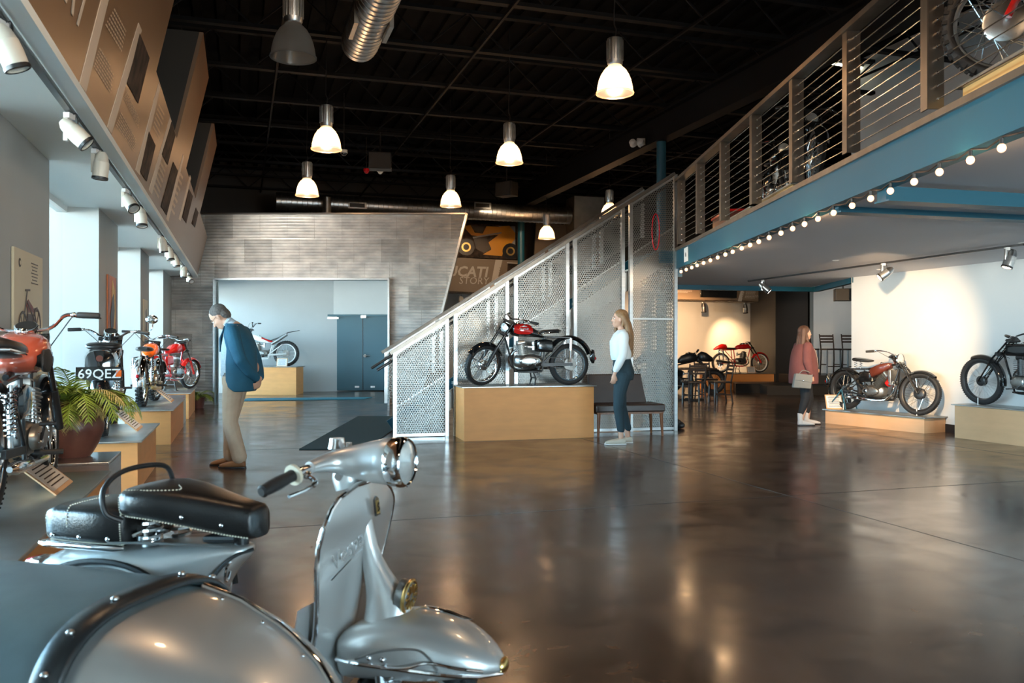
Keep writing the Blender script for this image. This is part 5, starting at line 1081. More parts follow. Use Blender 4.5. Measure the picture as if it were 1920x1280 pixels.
# tall pale platform: flat tank veteran facing left
moto('black vintage motorcycle with flat tank at the right picture edge', tuple(uP(9.72+.45, 11.05))[:2], mrow, .468, W=1.38, Rr=.33, tw=.085, steer=6, fork='girder', hardtail=1, rim='black_satin', hubm='black_satin', fhub=(.07, .035), lamp=0, frame='black_gloss', ff=(190, 70), rf=(190, 60), rup=0, rgap=.04, fgap=.035, saddle=1, stand='rear', hz=.74, hlen=.20, tilt=0, ch=.24, cylm='black_satin', headm='black_satin', finw=.085, em='cast', cvm='cast', tools=0, clip=1, sz=.66, nsp=40, spm='steel', fstay=None,
     tankv=[(.25, .76, .06, .07), (.24, .76, .08, .085), (.0, .755, .08, .085), (-.2, .75, .07, .08), (-.30, .70, .03, .03)], te=.4, panel=('black_satin', .20, -.15, .72, .80), bar=[(0, .0, .03), (.04, .10, .05), (-.06, .24, .08), (-.30, .36, .04)], barm='black_satin')
# mezzanine machines
mzk = dict(knob=1, rim='alu', tank='red_gloss', frame='red_gloss', forkm='red_gloss', forku='chrome', lamp=0, tl=0, shock=1)
a_ = math.atan2(.30, -.95)
def place_front(px, py, Y, head, W, R, **k):             # put the front wheel centre at a real place
    x = (px-960)/F*Y; c = V((x, Y, 0)); o = c-V((math.cos(head), math.sin(head), 0))*W/2; return moto(loc=(o.x, o.y), rz=head, W=W, Rr=R, **k)
place_front(1886, 50, 5.12, PI-.42, 1.40, .345, label='off-road motorcycle on the mezzanine with knobbly spoked front wheel and red fork', z=2.89, tw=.085, fhub=(.125, .030), spr=.0032, spm='wire', ff=(150, 40), fgap=.12, hz=.90, hx=.38, fend='white_paint', tools=0, exs=(), stand='side', seatv=[(-.1, .88, .05, .02), (-.2, .88, .09, .04), (-.7, .92, .09, .04), (-.8, .92, .05, .02)], rf=(140, 60), rup=.12, sz=.78, **mzk)
moto('dark motorcycle on the mezzanine with small round headlamp, seen head-on through the cables', (3.28, 9.45), -PI/2-.25, 2.89, steer=12, W=1.30, Rr=.32, tw=.09, lampm='chrome', lr=.07, hz=.80, spring=1, mirror=None)
moto('dark motorcycle on the mezzanine, second behind the cables towards the stair', (3.36, 10.75), -PI/2-.1, 2.89, W=1.28, Rr=.32, tw=.09, lr=.07, steer=-14, hz=.78)
# ================= SCOOTER WITH SIDECAR =================
sc = thing('scooter', 'silver vintage scooter with two black saddles and a covered sidecar in the foreground', 'scooter', (-.38, 2.55, 0), math.radians(-17.5))
mat('silver_dark', (.30, .30, .29), .3, .7, coat=.5)
def sh(name, secs, m, parent=sc, e=.8, n=28, y=0, ang=60, sub=0):
    q = MB(); q.rings(shell(secs, e, n)); q.v = [v+V((0, y, 0)) for v in q.v]; return q.build(name, m, parent, ang=ang, sub=sub)
# front fender
fsec = [(-.145, .40, .03, .03, .10), (-.12, .40, .085, .045, .10), (-.05, .41, .125, .078, .10), (.04, .415, .140, .098, .095), (.14, .415, .142, .101, .09), (.22, .41, .132, .090, .07), (.29, .40, .108, .066, .045), (.34, .39, .072, .042, .028), (.372, .382, .030, .018, .014), (.378, .38, .01, .006, .006)]
fn = sh('front_fender', fsec, 'silver_paint', e=.85, n=36, sub=1)
crest = MB(); crest.tube([(.10, 0, .516), (.13, 0, .527), (.20, 0, .520), (.25, 0, .508), (.28, 0, .506)], [.004, .010, .013, .010, .003], 10, flat=.5); crest.build('fender_crest', 'chrome', fn)
def fside(x, s, up_=0):                                  # point on the fender side
    for a, b in zip(fsec, fsec[1:]):
        if a[0] <= x <= b[0]: f = (x-a[0])/(b[0]-a[0]); q = [a[i]+(b[i]-a[i])*f for i in range(5)]; break
    z = q[1]+up_; h = q[3] if up_ > 0 else q[4]; u = min(1, abs(up_)/h); return V((x, s*q[2]*(1-u**2.35)**.425, z))
for s in (-1, 1):
    q = MB(); xs_ = [-.11+.048*i for i in range(11)]; q.tube([fside(min(x, .368), s, -.022)+V((0, s*.003, 0)) for x in xs_], .007, 8); q.build('fender_trim', 'chrome', fn)
    q = MB(); q.tube(bez([fside(-.03, s, -.01)+V((0, s*.002, 0)), fside(.06, s, .022)+V((0, s*.001, 0)), fside(.16, s, .036)+V((0, s*.001, 0)), fside(.20, s, .018)+V((0, s*.002, 0)), fside(.225, s, -.01)+V((0, s*.002, 0))], 6), .0035, 6); q.build('fender_seam', 'silver_dark', fn)
    q = MB(); q.tube(bez([fside(.06, s, -.024)+V((0, s*.008, 0)), fside(.14, s, -.012)+V((0, s*.010, 0)), fside(.2, s, .008)+V((0, s*.009, 0)), fside(.28, s, .004)+V((0, s*.009, 0)), fside(.34, s, .0)+V((0, s*.010, 0))], 6), .004, 8); q.build('bumper_strip', 'chrome', fn)
    for x in (.015, .06): q = MB(); p = fside(x, s, -.002); q.ell(p, (.008, .006, .008)); q.build('rivet', 'chrome', fn)
q = MB(); q.ell((.375, 0, .385), (.012, .030, .022)); q.build('fender_bumper', 'brass', fn)
wheel(sc, (.11, 0, .21), .21, .085, None, 'silver_paint', 0, (.06, .05), 'alu', 0, name='front_wheel'); q = MB(); spring(q, (.10, -.095, .24), (.06, -.10, .40), .022, .005, 7); q.cyl((.05, -.10, .22), (.03, -.10, .42), .018, 10); q.cyl((.02, -.08, .42), (.11, -.085, .21), .02, 10); q.build('front_suspension', 'steel', sc)
wheel(sc, (-1.08, 0, .21), .21, .085, None, 'silver_paint', 0, (.06, .05), 'alu', 0, name='rear_wheel')
# leg shield: curved sheet, wings swept back
R_ = []; NZ, NY = 26, 25
def lsx(z): t = (z-.25)/.62; return -.172+.135*t
def lsw(z):
    P_ = [(.22, .21), (.28, .195), (.36, .175), (.46, .165), (.56, .185), (.65, .212), (.73, .228), (.79, .222), (.83, .195), (.865, .14), (.886, .05)]
    for a, b in zip(P_, P_[1:]):
        if a[0] <= z <= b[0]: f = (z-a[0])/(b[0]-a[0]); return a[1]+(b[1]-a[1])*f
    return .05
zs = [.22+(.885-.22)*i/NZ for i in range(NZ+1)]
grid = []
for z in zs:
    w_ = lsw(z); row = []
    for j in range(NY):
        u = -1+2*j/(NY-1); y = u*w_; ay = abs(y)
        ridge = .022*math.exp(-(y/.035)**2)*min(1, max(0, (.90-z)/.25)); row.append(V((lsx(z)-.030*(ay/.25)**2+ridge-.03*max(0, (z-.80)/.085), y, z)))
    grid.append(row)
q = MB(); q.rings(grid, closed=False, cap=False)
ls = q.build('leg_shield', 'silver_paint', sc, ang=70); sm = ls.modifiers.new('t', 'SOLIDIFY'); sm.thickness = .004; sm.offset = -1; ss_ = ls.modifiers.new('s', 'SUBSURF'); ss_.levels = 1; ss_.render_levels = 1
edge_ = [r_[0] for r_ in grid]+[p for p in grid[-1][1:-1]]+[r_[-1] for r_ in grid[::-1]]
q = MB(); q.tube(edge_, .0075, 8); q.build('shield_trim', 'chrome', ls)
# steering column cover, horn cast cover, emblem, script
sh2 = MB(); secs = [(.875, -.105, .018, .018), (.82, -.075, .026, .024), (.74, -.062, .026, .024), (.66, -.045, .028, .030), (.60, -.015, .036, .050), (.55, .010, .048, .066), (.50, .015, .062, .075), (.455, .010, .075, .080), (.43, .005, .078, .082)]
RR = []
for z, x, hy, hx in secs: RR.append([V((x+hx*math.cos(2*PI*k/20), hy*math.sin(2*PI*k/20), z)) for k in range(20)])
sh2.rings(RR); hc = sh2.build('horn_cover', 'silver_paint', sc, ang=60, sub=1)
Th = Mx.Translation((.075, 0, .555)) @ Mx.Rotation(PI/2+.15, 4, 'Y')
q = MB(); q.M = Th; q.lathe([(.046, -.025), (.046, .0), (.040, .010), (0, .008)], 28); hr = q.build('horn', 'silver_dark', hc)
q = MB()
q.M = Th
for k in range(12): a = 2*PI*k/12; q.beam((.014*math.cos(a), .014*math.sin(a), .010), (.038*math.cos(a), .038*math.sin(a), .012), .006, .006)
q.build('horn_grille', 'brass', hr)
q = MB(); q.M = Th; q.tube([(.046*math.cos(2*PI*k/24), .046*math.sin(2*PI*k/24), .004) for k in range(24)], .006, 8, loop=True); q.build('horn_ring', 'brass', hr)
eb = frame((-.030, 0, .815), (0, 1, 0), (-.12, 0, 1)); q = MB(); q.M = eb; q.prism([(-.014, -.028, 0), (.014, -.028, 0), (.014, .020, 0), (0, .030, 0), (-.014, .020, 0)], (0, 0, .006)); em_ = q.build('shield_emblem', 'black_gloss', ls)
q = MB(); q.M = eb; q.prism([(-.009, -.022, .006), (.009, -.022, .006), (.009, .016, .006), (-.009, .016, .006)], (0, 0, .0015)); q.build('emblem_plate', 'brass', em_)
q = MB(); q.M = eb; q.tube([(-.004, -.016, .009), (.005, -.008, .009), (-.002, .0, .009), (.005, .010, .009)], .002, 5); q.build('emblem_mark', 'black_gloss', em_)
ox = lsx(.68); pS = V((ox-.030*(.14/.25)**2+.006, -.165, .655)); sd_ = V((.028, .125, .055)).normalized()
text('script_lettering', 'Vespa', .062, frame(pS, sd_, (-.1, -.25, 1)), 'chrome', ls, shear=.3, bold=.0004, ext=.0015)
q = MB(); q.tube([pS+V((0, -.01, -.022)), pS+sd_*.135+V((.003, 0, -.010))], .0022, 5); q.build('script_underline', 'chrome', ls)
# tunnel and floor
sh('floor_tunnel', [(-.60, .30, .07, .05), (-.45, .29, .075, .06), (-.30, .31, .08, .09), (-.22, .38, .085, .13), (-.17, .46, .08, .10), (-.14, .50, .04, .04)], 'silver_paint', e=.8)
q = MB(); q.rings([[V((x, y, z)) for y in (-.24, .24, .24, -.24)][:2]+[V((x, .24, z-.02)), V((x, -.24, z-.02))] for x, z in ((-.72, .27), (-.40, .26), (-.26, .27), (-.20, .33), (-.17, .45), (-.15, .56))]); q.build('floor_board', 'silver_paint', sc)
for s in (-.15, .15):
    for d_ in (-.03, .03): q = MB(); q.box((-.45, s+d_, .285), (.34, .014, .012)); q.build('floor_strip', 'rubber', sc)
# headset
Cx, Cz = -.13, .945
def hset(s):
    P_ = [(.030, 0, .95, .068), (.005, 0, .95, .069), (-.035, s*.004, .948, .063), (-.08, s*.016, .948, .052), (-.12, s*.040, .95, .040), (-.145, s*.075, .95, .029), (-.157, s*.115, .948, .022), (-.162, s*.155, .945, .018)]
    q = MB(); c_ = bez([(a, b, c) for a, b, c, d in P_], 3); n = len(c_); rr_ = [P_[min(i//3, 7)][3]+(P_[min(i//3+1, 7)][3]-P_[min(i//3, 7)][3])*(i % 3)/3 for i in range(n)]
    q.tube(c_, rr_, 24); return q
q = hset(-1); q2 = hset(1); q.add(q2.v, q2.f); q.ell((-.13, 0, .955), (.06, .05, .035)); hs = q.build('headset', 'silver_paint', sc, ang=70)
Tq = Mx.Translation((.035, 0, .95)) @ Mx.Rotation(PI/2, 4, 'Y')
q = MB(); q.M = Tq; q.lathe([(.069, -.012), (.0735, -.004), (.075, .022), (.072, .036), (.066, .042), (.063, .038)], 36); hr_ = q.build('headlamp_rim', 'chrome', hs)
q = MB(); q.M = Tq; q.lathe([(0, .050), (.03, .047), (.064, .036)], 32); q.build('headlamp_lens', 'lens', hr_)
q = MB(); [q.ell((.070, .069*math.cos(a), .95+.069*math.sin(a)), (.006, .006, .006), seg=8, ring=6) for a in (-1.57, -.6, 1.57)]; q.build('rim_screw', 'chrome', hr_)
q = MB(); q.tube([(Cx-.005, 0, .94), (Cx, 0, .90), (Cx+.01, 0, .865)], [.034, .042, .040], 20); nk = q.build('steering_neck', 'silver_paint', sc); q = MB(); q.lathe([(0, .006), (.013, .006), (.014, 0)], 14, Mx.Translation((Cx+.0, -.042, .905)) @ Mx.Rotation(PI/2, 4, 'X')); q.build('ignition_switch', 'chrome', nk)
q = MB(); q.lathe([(0, .03), (.022, .03), (.024, .015), (.028, 0)], 16, Mx.Translation((-.155, -.01, .985))); q.cyl((-.12, 0, .985), (-.12, 0, 1.002), .010, 10); q.build('speedometer', 'chrome', hs)
for s in (-1, 1):
    e0 = V((-.162, s*.15, .945)); e1 = V((-.170, s*.225, .935)); e2 = V((-.195, s*.345, .905)); d = (e2-e1).normalized()
    q = MB(); q.tube([e0, e1], .013, 12); bb_ = q.build('handlebar', 'chrome', hs)
    q = MB(); q.tube([e1+d*t for t in (0, .006, .03, .06, .09, .115, .122, .128)], [.016, .0175, .0165, .019, .0185, .0165, .018, .012], 16); q.build('grip', 'rubber', hs)
    q = MB(); q.tube([e1-d*.004, e1+d*.006], .030, 24); q.build('grip_collar', 'cream', hs)
    q = MB(); b0 = e0.lerp(e1, .4)+V((.01, 0, -.012)); q.ell(b0, (.016, .014, .012)); q.tube(bez([b0, b0+V((.045, s*.03, -.015)), b0+V((.05, s*.09, -.025)), b0+V((.035, s*.15, -.035))], 5), [.007]*8+[.005]*8, 8); q.build('brake_lever', 'chrome', hs)
    q = MB(); q.tube([e0.lerp(e1, .7)+V((0, -.0, .0)), e0.lerp(e1, .9)], .019, 14); q.build('switch_ring', 'chrome', hs)
# monocoque body
bd = sh('rear_body', [(-.462, .655, .020, .010, .012), (-.475, .652, .045, .018, .025), (-.52, .645, .070, .028, .055), (-.575, .63, .095, .042, .10), (-.64, .60, .125, .072, .22), (-.74, .56, .16, .105, .28), (-.88, .54, .19, .115, .30), (-1.02, .53, .19, .115, .28), (-1.14, .51, .165, .115, .26), (-1.22, .47, .125, .125, .22), (-1.28, .41, .08, .12, .14), (-1.31, .36, .03, .07, .06)], 'silver_paint', e=.75, n=36, sub=1)
q = MB(); q.tube([(-.50, -.055, .672), (-.6, -.09, .678), (-.75, -.12, .680), (-.9, -.13, .672)], .004, 6); q.build('body_seam', 'silver_dark', bd)
q = MB(); q.tube(bez([(-.455, -.0, .655), (-.49, -.058, .640), (-.535, -.09, .585), (-.58, -.115, .50), (-.60, -.125, .40)], 5), .006, 6); q.build('body_trim', 'rubber', bd)
q = MB(); q.tube(bez([(-.505, -.04, .625), (-.500, -.075, .61), (-.503, -.08, .575), (-.515, -.05, .565), (-.515, -.035, .59)], 4), .004, 6); q.build('bag_hook', 'chrome', bd)
for s in (-1, 1):
    cs = MB(); RRR = []
    for i in range(9):
        t = i/8; row = []
        for k in range(28):
            a = 2*PI*k/28; rx_ = .285*math.cos(t*PI/2*.98); rz_ = .155*math.cos(t*PI/2*.98); row.append(V((-.93+rx_*math.cos(a)-.02*t, s*(.15+.115*math.sin(t*PI/2)), .455+rz_*math.sin(a)+(.03*math.cos(a)*rx_/.285 if rx_ else 0))))
        RRR.append(row)
    cs.rings(RRR); cw_ = cs.build('side_cowl', 'silver_paint', sc, ang=60, sub=1)
    q = MB(); q.tube([(-.93+.292*math.cos(a), s*.165, .458+.162*math.sin(a)+.03*math.cos(a)) for a in [PI*i/20 for i in range(21)]], .010, 8); q.build('cowl_rubber', 'rubber', cw_)
# fuel cap, tail light
q = MB(); q.lathe([(0, .03), (.022, .03), (.026, .02), (.04, .018), (.042, 0)], 18, Mx.Translation((-.80, -.06, .675))); q.tube([(-.84, -.09, .69), (-.80, -.06, .71), (-.75, -.03, .70)], .007, 8); q.tube([(-.87, -.11, .68), (-.86, -.11, .70), (-.88, -.11, .71)], .005, 6); q.build('fuel_cap', 'chrome', bd)
q = MB(); q.rings(shell([(-1.275, .545, .040, .030), (-1.31, .545, .038, .028), (-1.325, .545, .03, .022)], .5)); tl_ = q.build('tail_light', 'chrome', sc); q = MB(); q.rings(shell([(-1.315, .547, .034, .026), (-1.345, .545, .028, .02), (-1.352, .545, .012, .01)], .6)); q.build('tail_lens', 'red_plastic', tl_)
q = MB(); q.tube([(-1.06, -.12, .655), (-1.16, -.12, .648), (-1.2, -.1, .645), (-1.2, .1, .645)], .010, 8); q.build('seat_hinge', 'chrome', bd)
# saddles
def stitch(parent, pts, n_, r=.0022):
    pts = bez(pts, 8); L_ = [0]
    for a, b in zip(pts, pts[1:]): L_.append(L_[-1]+(b-a).length)
    def at(d):
        for i in range(len(L_)-1):
            if L_[i+1] >= d: return pts[i].lerp(pts[i+1], (d-L_[i])/(L_[i+1]-L_[i]))
        return pts[-1]
    q = MB(); 
    for i in range(n_): q.cyl(at(L_[-1]*i/n_), at(L_[-1]*(i+.55)/n_), r, 5)
    q.build('stitching', 'cream', parent, kind='stuff')
def secpt(secs, x, a, e, off=.002):
    secs = sorted(secs)
    for p, r_ in zip(secs, secs[1:]):
        if p[0] <= x <= r_[0]: f = (x-p[0])/(r_[0]-p[0]); q = [p[i]+(r_[i]-p[i])*f for i in range(5)]; break
    else: q = secs[0] if x < secs[0][0] else secs[-1]
    ca, sa = math.cos(a), math.sin(a); y = math.copysign(abs(ca)**e, ca)*(q[2]+off); z = q[1]+math.copysign(abs(sa)**e, sa)*((q[3] if sa > 0 else q[4])+off); return V((x, y, z))
s1 = [(-.425, .742, .045, .042, .045), (-.44, .745, .060, .052, .052), (-.50, .752, .068, .056, .055), (-.60, .772, .092, .056, .058), (-.70, .795, .128, .050, .060), (-.79, .805, .148, .046, .058), (-.845, .805, .142, .042, .055), (-.868, .800, .115, .030, .040)]
sa_ = sh('front_saddle', s1, 'leather', e=.55, n=36)
for s in (-1, 1): stitch(sa_, [secpt(s1, x, (PI if s < 0 else 0)+(.75 if s < 0 else -.75), .55) for x in (-.44, -.52, -.62, -.72, -.80, -.845)], 44)
stitch(sa_, [secpt(s1, -.852, a, .55) for a in (2.2, 2.6, 3.0, 3.5, 3.9)], 14); stitch(sa_, [secpt(s1, x, a, .55) for x, a in ((-.84, 2.4), (-.75, 2.3), (-.68, 1.9), (-.72, 1.6))], 22, .0018)
for x in (-.52, -.64): q = MB(); q.ell(secpt(s1, x, PI+.1, .55), (.007, .004, .007)); q.build('rivet', 'chrome', sa_)
q = MB(); q.tube([(-.50, -.03, .69), (-.60, -.04, .685), (-.60, .04, .685), (-.50, .03, .69)], .012, 8); q.cyl((-.50, 0, .66), (-.50, 0, .70), .025, 14); q.build('saddle_mount', 'black_satin', sa_); q = MB(); spring(q, (-.78, -.07, .66), (-.78, -.07, .75), .028, .006, 4); q.build('saddle_spring', 'steel', sa_); q = MB(); spring(q, (-.78, .07, .66), (-.78, .07, .75), .028, .006, 4); q.build('saddle_spring', 'steel', sa_)
s2 = [(-.848, .722, .118, .050, .060), (-.860, .722, .130, .058, .064), (-1.0, .722, .134, .062, .064), (-1.12, .722, .131, .058, .064), (-1.152, .720, .124, .048, .062), (-1.165, .718, .108, .038, .055)]
sb2 = sh('rear_saddle', s2, 'leather', e=.38, n=40)
stitch(sb2, [secpt(s2, x, PI+.8, .38) for x in (-.855, -.93, -1.0, -1.08, -1.155)], 44); stitch(sb2, [secpt(s2, -.856, a, .38) for a in (2.0, 2.5, 3.1, 3.6, 4.0)], 20); stitch(sb2, [secpt(s2, -1.06, a, .38) for a in (1.5, 2.0, 2.5, 3.1, 3.8)], 28); stitch(sb2, [secpt(s2, -1.158, a, .38) for a in (1.8, 2.4, 3.1, 3.7)], 14)
for x in (-.90, -1.01, -1.12): q = MB(); q.ell(secpt(s2, x, PI+.25, .38), (.008, .004, .008)); q.build('rivet', 'chrome', sb2)
sh('saddle_base', [(-.85, .652, .118, .012), (-.88, .652, .134, .014), (-1.12, .652, .134, .014), (-1.16, .652, .118, .012)], 'chrome', sb2, e=.4)
q = MB(); q.tube(bez([(-.845, -.13, .745), (-.875, -.165, .775), (-.890, -.160, .84), (-.89, -.10, .885), (-.88, 0, .898), (-.86, .09, .885), (-.85, .12, .82)], 6), .0085, 10); q.build('grab_handle', 'black_satin', sc)
# sidecar on the right
yc = -.63
ssec = [(x-.055, z-.03, w*.95, a, b) for x, z, w, a, b in [(-1.75, .44, .10, .10, .10), (-1.68, .45, .22, .19, .18), (-1.45, .455, .30, .255, .22), (-1.1, .455, .325, .275, .24), (-.7, .455, .335, .280, .25), (-.25, .455, .325, .275, .25), (-.10, .45, .305, .250, .245), (.04, .44, .265, .205, .23), (.14, .425, .215, .160, .20), (.215, .405, .150, .110, .15), (.262, .38, .08, .06, .08), (.275, .37, .03, .02, .03)]]
sdc = sh('sidecar_body', ssec, 'silver_paint', e=.66, n=44, y=yc, sub=1); sdc['label'] = 'rounded silver nose of the sidecar'
def sp_(x, a, off=.0): p = secpt([s+() for s in ssec], x, a, .66, off); return p+V((0, yc, 0))
q = MB(); Rg = []
import mathutils.noise as mn
for i in range(40):
    x = -1.66+i*(1.36/39); row = []
    for k in range(29):
        a = .10+(PI-.20)*k/28; p = sp_(x, a, .014); row.append(p+V((0, 0, mn.noise(V((x*2.2, p.y*2.5, 3)))*.022-.012)))
    Rg.append(row)
q.rings(Rg, closed=False, cap=False); cvr = q.build('tonneau_cover', 'vinyl', sdc, ang=80); cvr['label'] = 'blue-grey vinyl cover stretched over the sidecar'
sm = cvr.modifiers.new('t', 'SOLIDIFY'); sm.thickness = .006
q = MB(); Rg = []
for x in (-.365, -.355, -.325, -.29, -.28):
    Rg.append([sp_(x, .02+(PI-.04)*k/36, .020 if x not in (-.365, -.28) else .010) for k in range(37)])
q.rings(Rg, closed=False, cap=False); stp = q.build('cover_strap', 'vinyl_dark', sdc, ang=80); sm = stp.modifiers.new('t', 'SOLIDIFY'); sm.thickness = .006
for a in (.5, .9, 1.35, 1.75, 2.2, 2.6, 2.9): q = MB(); q.ell(sp_(-.317, a, .024), (.009, .009, .007)); q.build('stud', 'steel', stp)
q = MB(); q.tube([sp_(x, PI-.32, .022) for x in [-1.6+.1*i for i in range(14)]], .006, 6); q.build('cover_hem', 'vinyl_dark', cvr)
q = MB(); q.tube([sp_(x, 1.25, .004) for x in [-.27+.04*i for i in range(13)]], .009, 8, flat=.7); q.build('nose_trim', 'chrome', sdc)
for x in (-.18, -.06, .06): q = MB(); q.ell(sp_(x, 1.38, .002), (.005, .005, .004)); q.build('rivet', 'chrome', sdc)
q = MB(); q.tube([(-.25, -.35, .22), (-.25, -.10, .24)], .02, 10); q.tube([(-1.1, -.35, .22), (-1.1, -.10, .26)], .02, 10); q.tube([(-.6, -.35, .40), (-.7, -.15, .5)], .014, 10); q.build('sidecar_strut', 'black_satin', sdc)
wheel(sc, (-.95, -1.03, .21), .21, .085, None, 'silver_paint', 0, (.06, .05), 'alu', 0, name='sidecar_wheel')
# ================= PEOPLE =================
mat('skin', (.58, .34, .24), .5, bump=.04); mat('hair_grey', (.13, .115, .105), .7, noise=.5, nscale=60, bump=.5, bscale=160); mat('hair_blond', (.32, .18, .08), .5, noise=.45, nscale=25, bump=.4, bscale=90, stretch=(3, 3, .3)); mat('hair_brown', (.11, .055, .035), .5, noise=.4, nscale=25, bump=.4, bscale=90, stretch=(3, 3, .3))
mat('blazer', (.012, .10, .17), .8, noise=.12, nscale=14, bump=.15, bscale=60); mat('shirt_blue', (.50, .62, .70), .75, noise=.25, nscale=60); mat('khaki', (.50, .375, .27), .85, noise=.12, nscale=9, bump=.2, bscale=30); mat('brown_shoe', (.22, .095, .035), .5, noise=.2)
mat('white_shirt', (.74, .80, .82), .75, noise=.05, bump=.2, bscale=25); mat('dark_jeans', (.012, .035, .048), .8, noise=.2, bump=.15, bscale=40); mat('canvas_shoe', (.52, .47, .38), .8); mat('sole_white', (.7, .7, .68), .6)
mat('rose_jacket', (.15, .052, .052), .9, noise=.15, bump=.2, bscale=50); mat('leggings', (.008, .010, .014), .75); mat('boot_white', (.62, .58, .55), .6); mat('bag_grey', (.17, .18, .175), .5, bump=.1); mat('eye_dark', (.03, .02, .02), .2); mat('lips', (.42, .16, .13), .5); mat('floral', (.55, .42, .34), .8, col2=(.10, .09, .09), nscale=45)
def blob(name, mb, m, parent, vox=.008, sm=3):
    o = mb.build(name+'_raw', m); r = o.modifiers.new('r', 'REMESH'); r.mode = 'VOXEL'; r.voxel_size = vox; r.use_smooth_shade = True; s = o.modifiers.new('s', 'SMOOTH'); s.factor = .5; s.iterations = sm
    dg = bpy.context.evaluated_depsgraph_get(); me = bpy.data.meshes.new_from_object(o.evaluated_get(dg)); bpy.data.objects.remove(o); me.name = name
    me.polygons.foreach_set('use_smooth', [True]*len(me.polygons)); me.materials.clear(); me.materials.append(P(m)); o = bpy.data.objects.new(name, me); C.collection.objects.link(o); o.parent = parent; return o
def limb(b, pts, rs, seg=14):
    b.tube(pts, rs, seg)
    for p, r in zip(pts, rs): b.ell(p, (r, r, r), seg=14, ring=8)
def trunk(b, secs, n=24, e=.85):                         # secs (x, z, half depth, half width), stacked along a bent spine
    R = []
    for i, (x, z, hd, hw) in enumerate(secs):
        p0 = secs[max(i-1, 0)]; p1 = secs[min(i+1, len(secs)-1)]; t = V((p1[0]-p0[0], 0, p1[1]-p0[1])).normalized(); d = V((t.z, 0, -t.x)); q = []
        for k in range(n): a = 2*PI*k/n; ca, sa = math.cos(a), math.sin(a); q.append(V((x, 0, z))+d*(math.copysign(abs(ca)**e, ca)*hd)+V((0, math.copysign(abs(sa)**e, sa)*hw, 0)))
        R.append(q)
    b.rings(R)
def head(b, c, pitch, s=1.0, nose=1, jaw=1):
    M = Mx.Translation(c) @ Mx.Rotation(pitch, 4, 'Y') @ Mx.Scale(s, 4); old = b.M; b.M = M if old is None else old @ M
    b.ell((-.015, 0, .035), (.093, .073, .085), seg=20, ring=14); b.ell((.02, 0, -.02), (.068, .060, .085), seg=18, ring=12); b.ell((.045, 0, -.078), (.038, .036*jaw, .032), seg=14, ring=10); b.ell((.02, 0, -.06), (.055, .052*jaw, .045))
    b.ell((.072, 0, .022), (.020, .045, .012)); b.ell((.085, 0, -.012), (.017, .011, .022)); b.ell((.097, 0, -.024), (.014*nose, .013, .010)); b.ell((.078, 0, -.056), (.016, .024, .009)); b.ell((.077, 0, -.068), (.014, .022, .007))
    for y in (-1, 1): b.ell((-.005, y*.073, -.012), (.016, .009, .028), Mx.Rotation(y*.2, 4, 'Z')); b.ell((.055, y*.035, -.025), (.026, .022, .024))
    b.M = old; return M
def face(M, parent, lips='lips'):
    q = MB(); q.M = M
    for y in (-1, 1): q.ell((.071, y*.030, .004), (.011, .012, .008), seg=10, ring=8)
    q.build('eyes', 'white_paint', parent); q = MB(); q.M = M
    for y in (-1, 1): q.ell((.080, y*.031, .004), (.004, .006, .006), seg=8, ring=6); q.tube([(.078, y*.014, .024), (.080, y*.032, .029), (.066, y*.050, .024)], .0035, 6)
    q.build('brows_and_pupils', 'eye_dark', parent); q = MB(); q.M = M; q.ell((.089, 0, -.062), (.006, .020, .006)); q.build('lips', lips, parent)
def hand(b, w, d, out, curl=.5, s=1.0, thumb=1):         # wrist, direction of the fingers, palm normal
    d = V(d).normalized(); n = V(out); n = (n-d*n.dot(d)).normalized(); sd = d.cross(n)*thumb
    pc = V(w)+d*.045*s; M = Mx(((sd.x, d.x, n.x, pc.x), (sd.y, d.y, n.y, pc.y), (sd.z, d.z, n.z, pc.z), (0, 0, 0, 1))); b.ell((0, 0, 0), (.036*s, .052*s, .016*s), M=None, seg=14, ring=10) if False else None
    old = b.M; b.M = M if old is None else old @ M; b.ell((0, 0, 0), (.037*s, .052*s, .017*s), seg=14, ring=10)
    for i, (y, l) in enumerate(((.028, .066), (.010, .075), (-.009, .070), (-.027, .055))):
        p = V((y, .035, 0))*s; a = curl*.4; pts = [p]
        for k in range(3): a += curl*.6; p = p+V((y*.12, math.cos(a)*l*.42, -math.sin(a)*l*.42))*s; pts.append(p)
        limb(b, pts, [.0095*s, .009*s, .0085*s, .0075*s], 8)
    limb(b, [V((.022, -.02, -.004))*s, V((.045, .012, -.014))*s, V((.052, .040, -.022))*s], [.013*s, .011*s, .009*s], 8); b.M = old
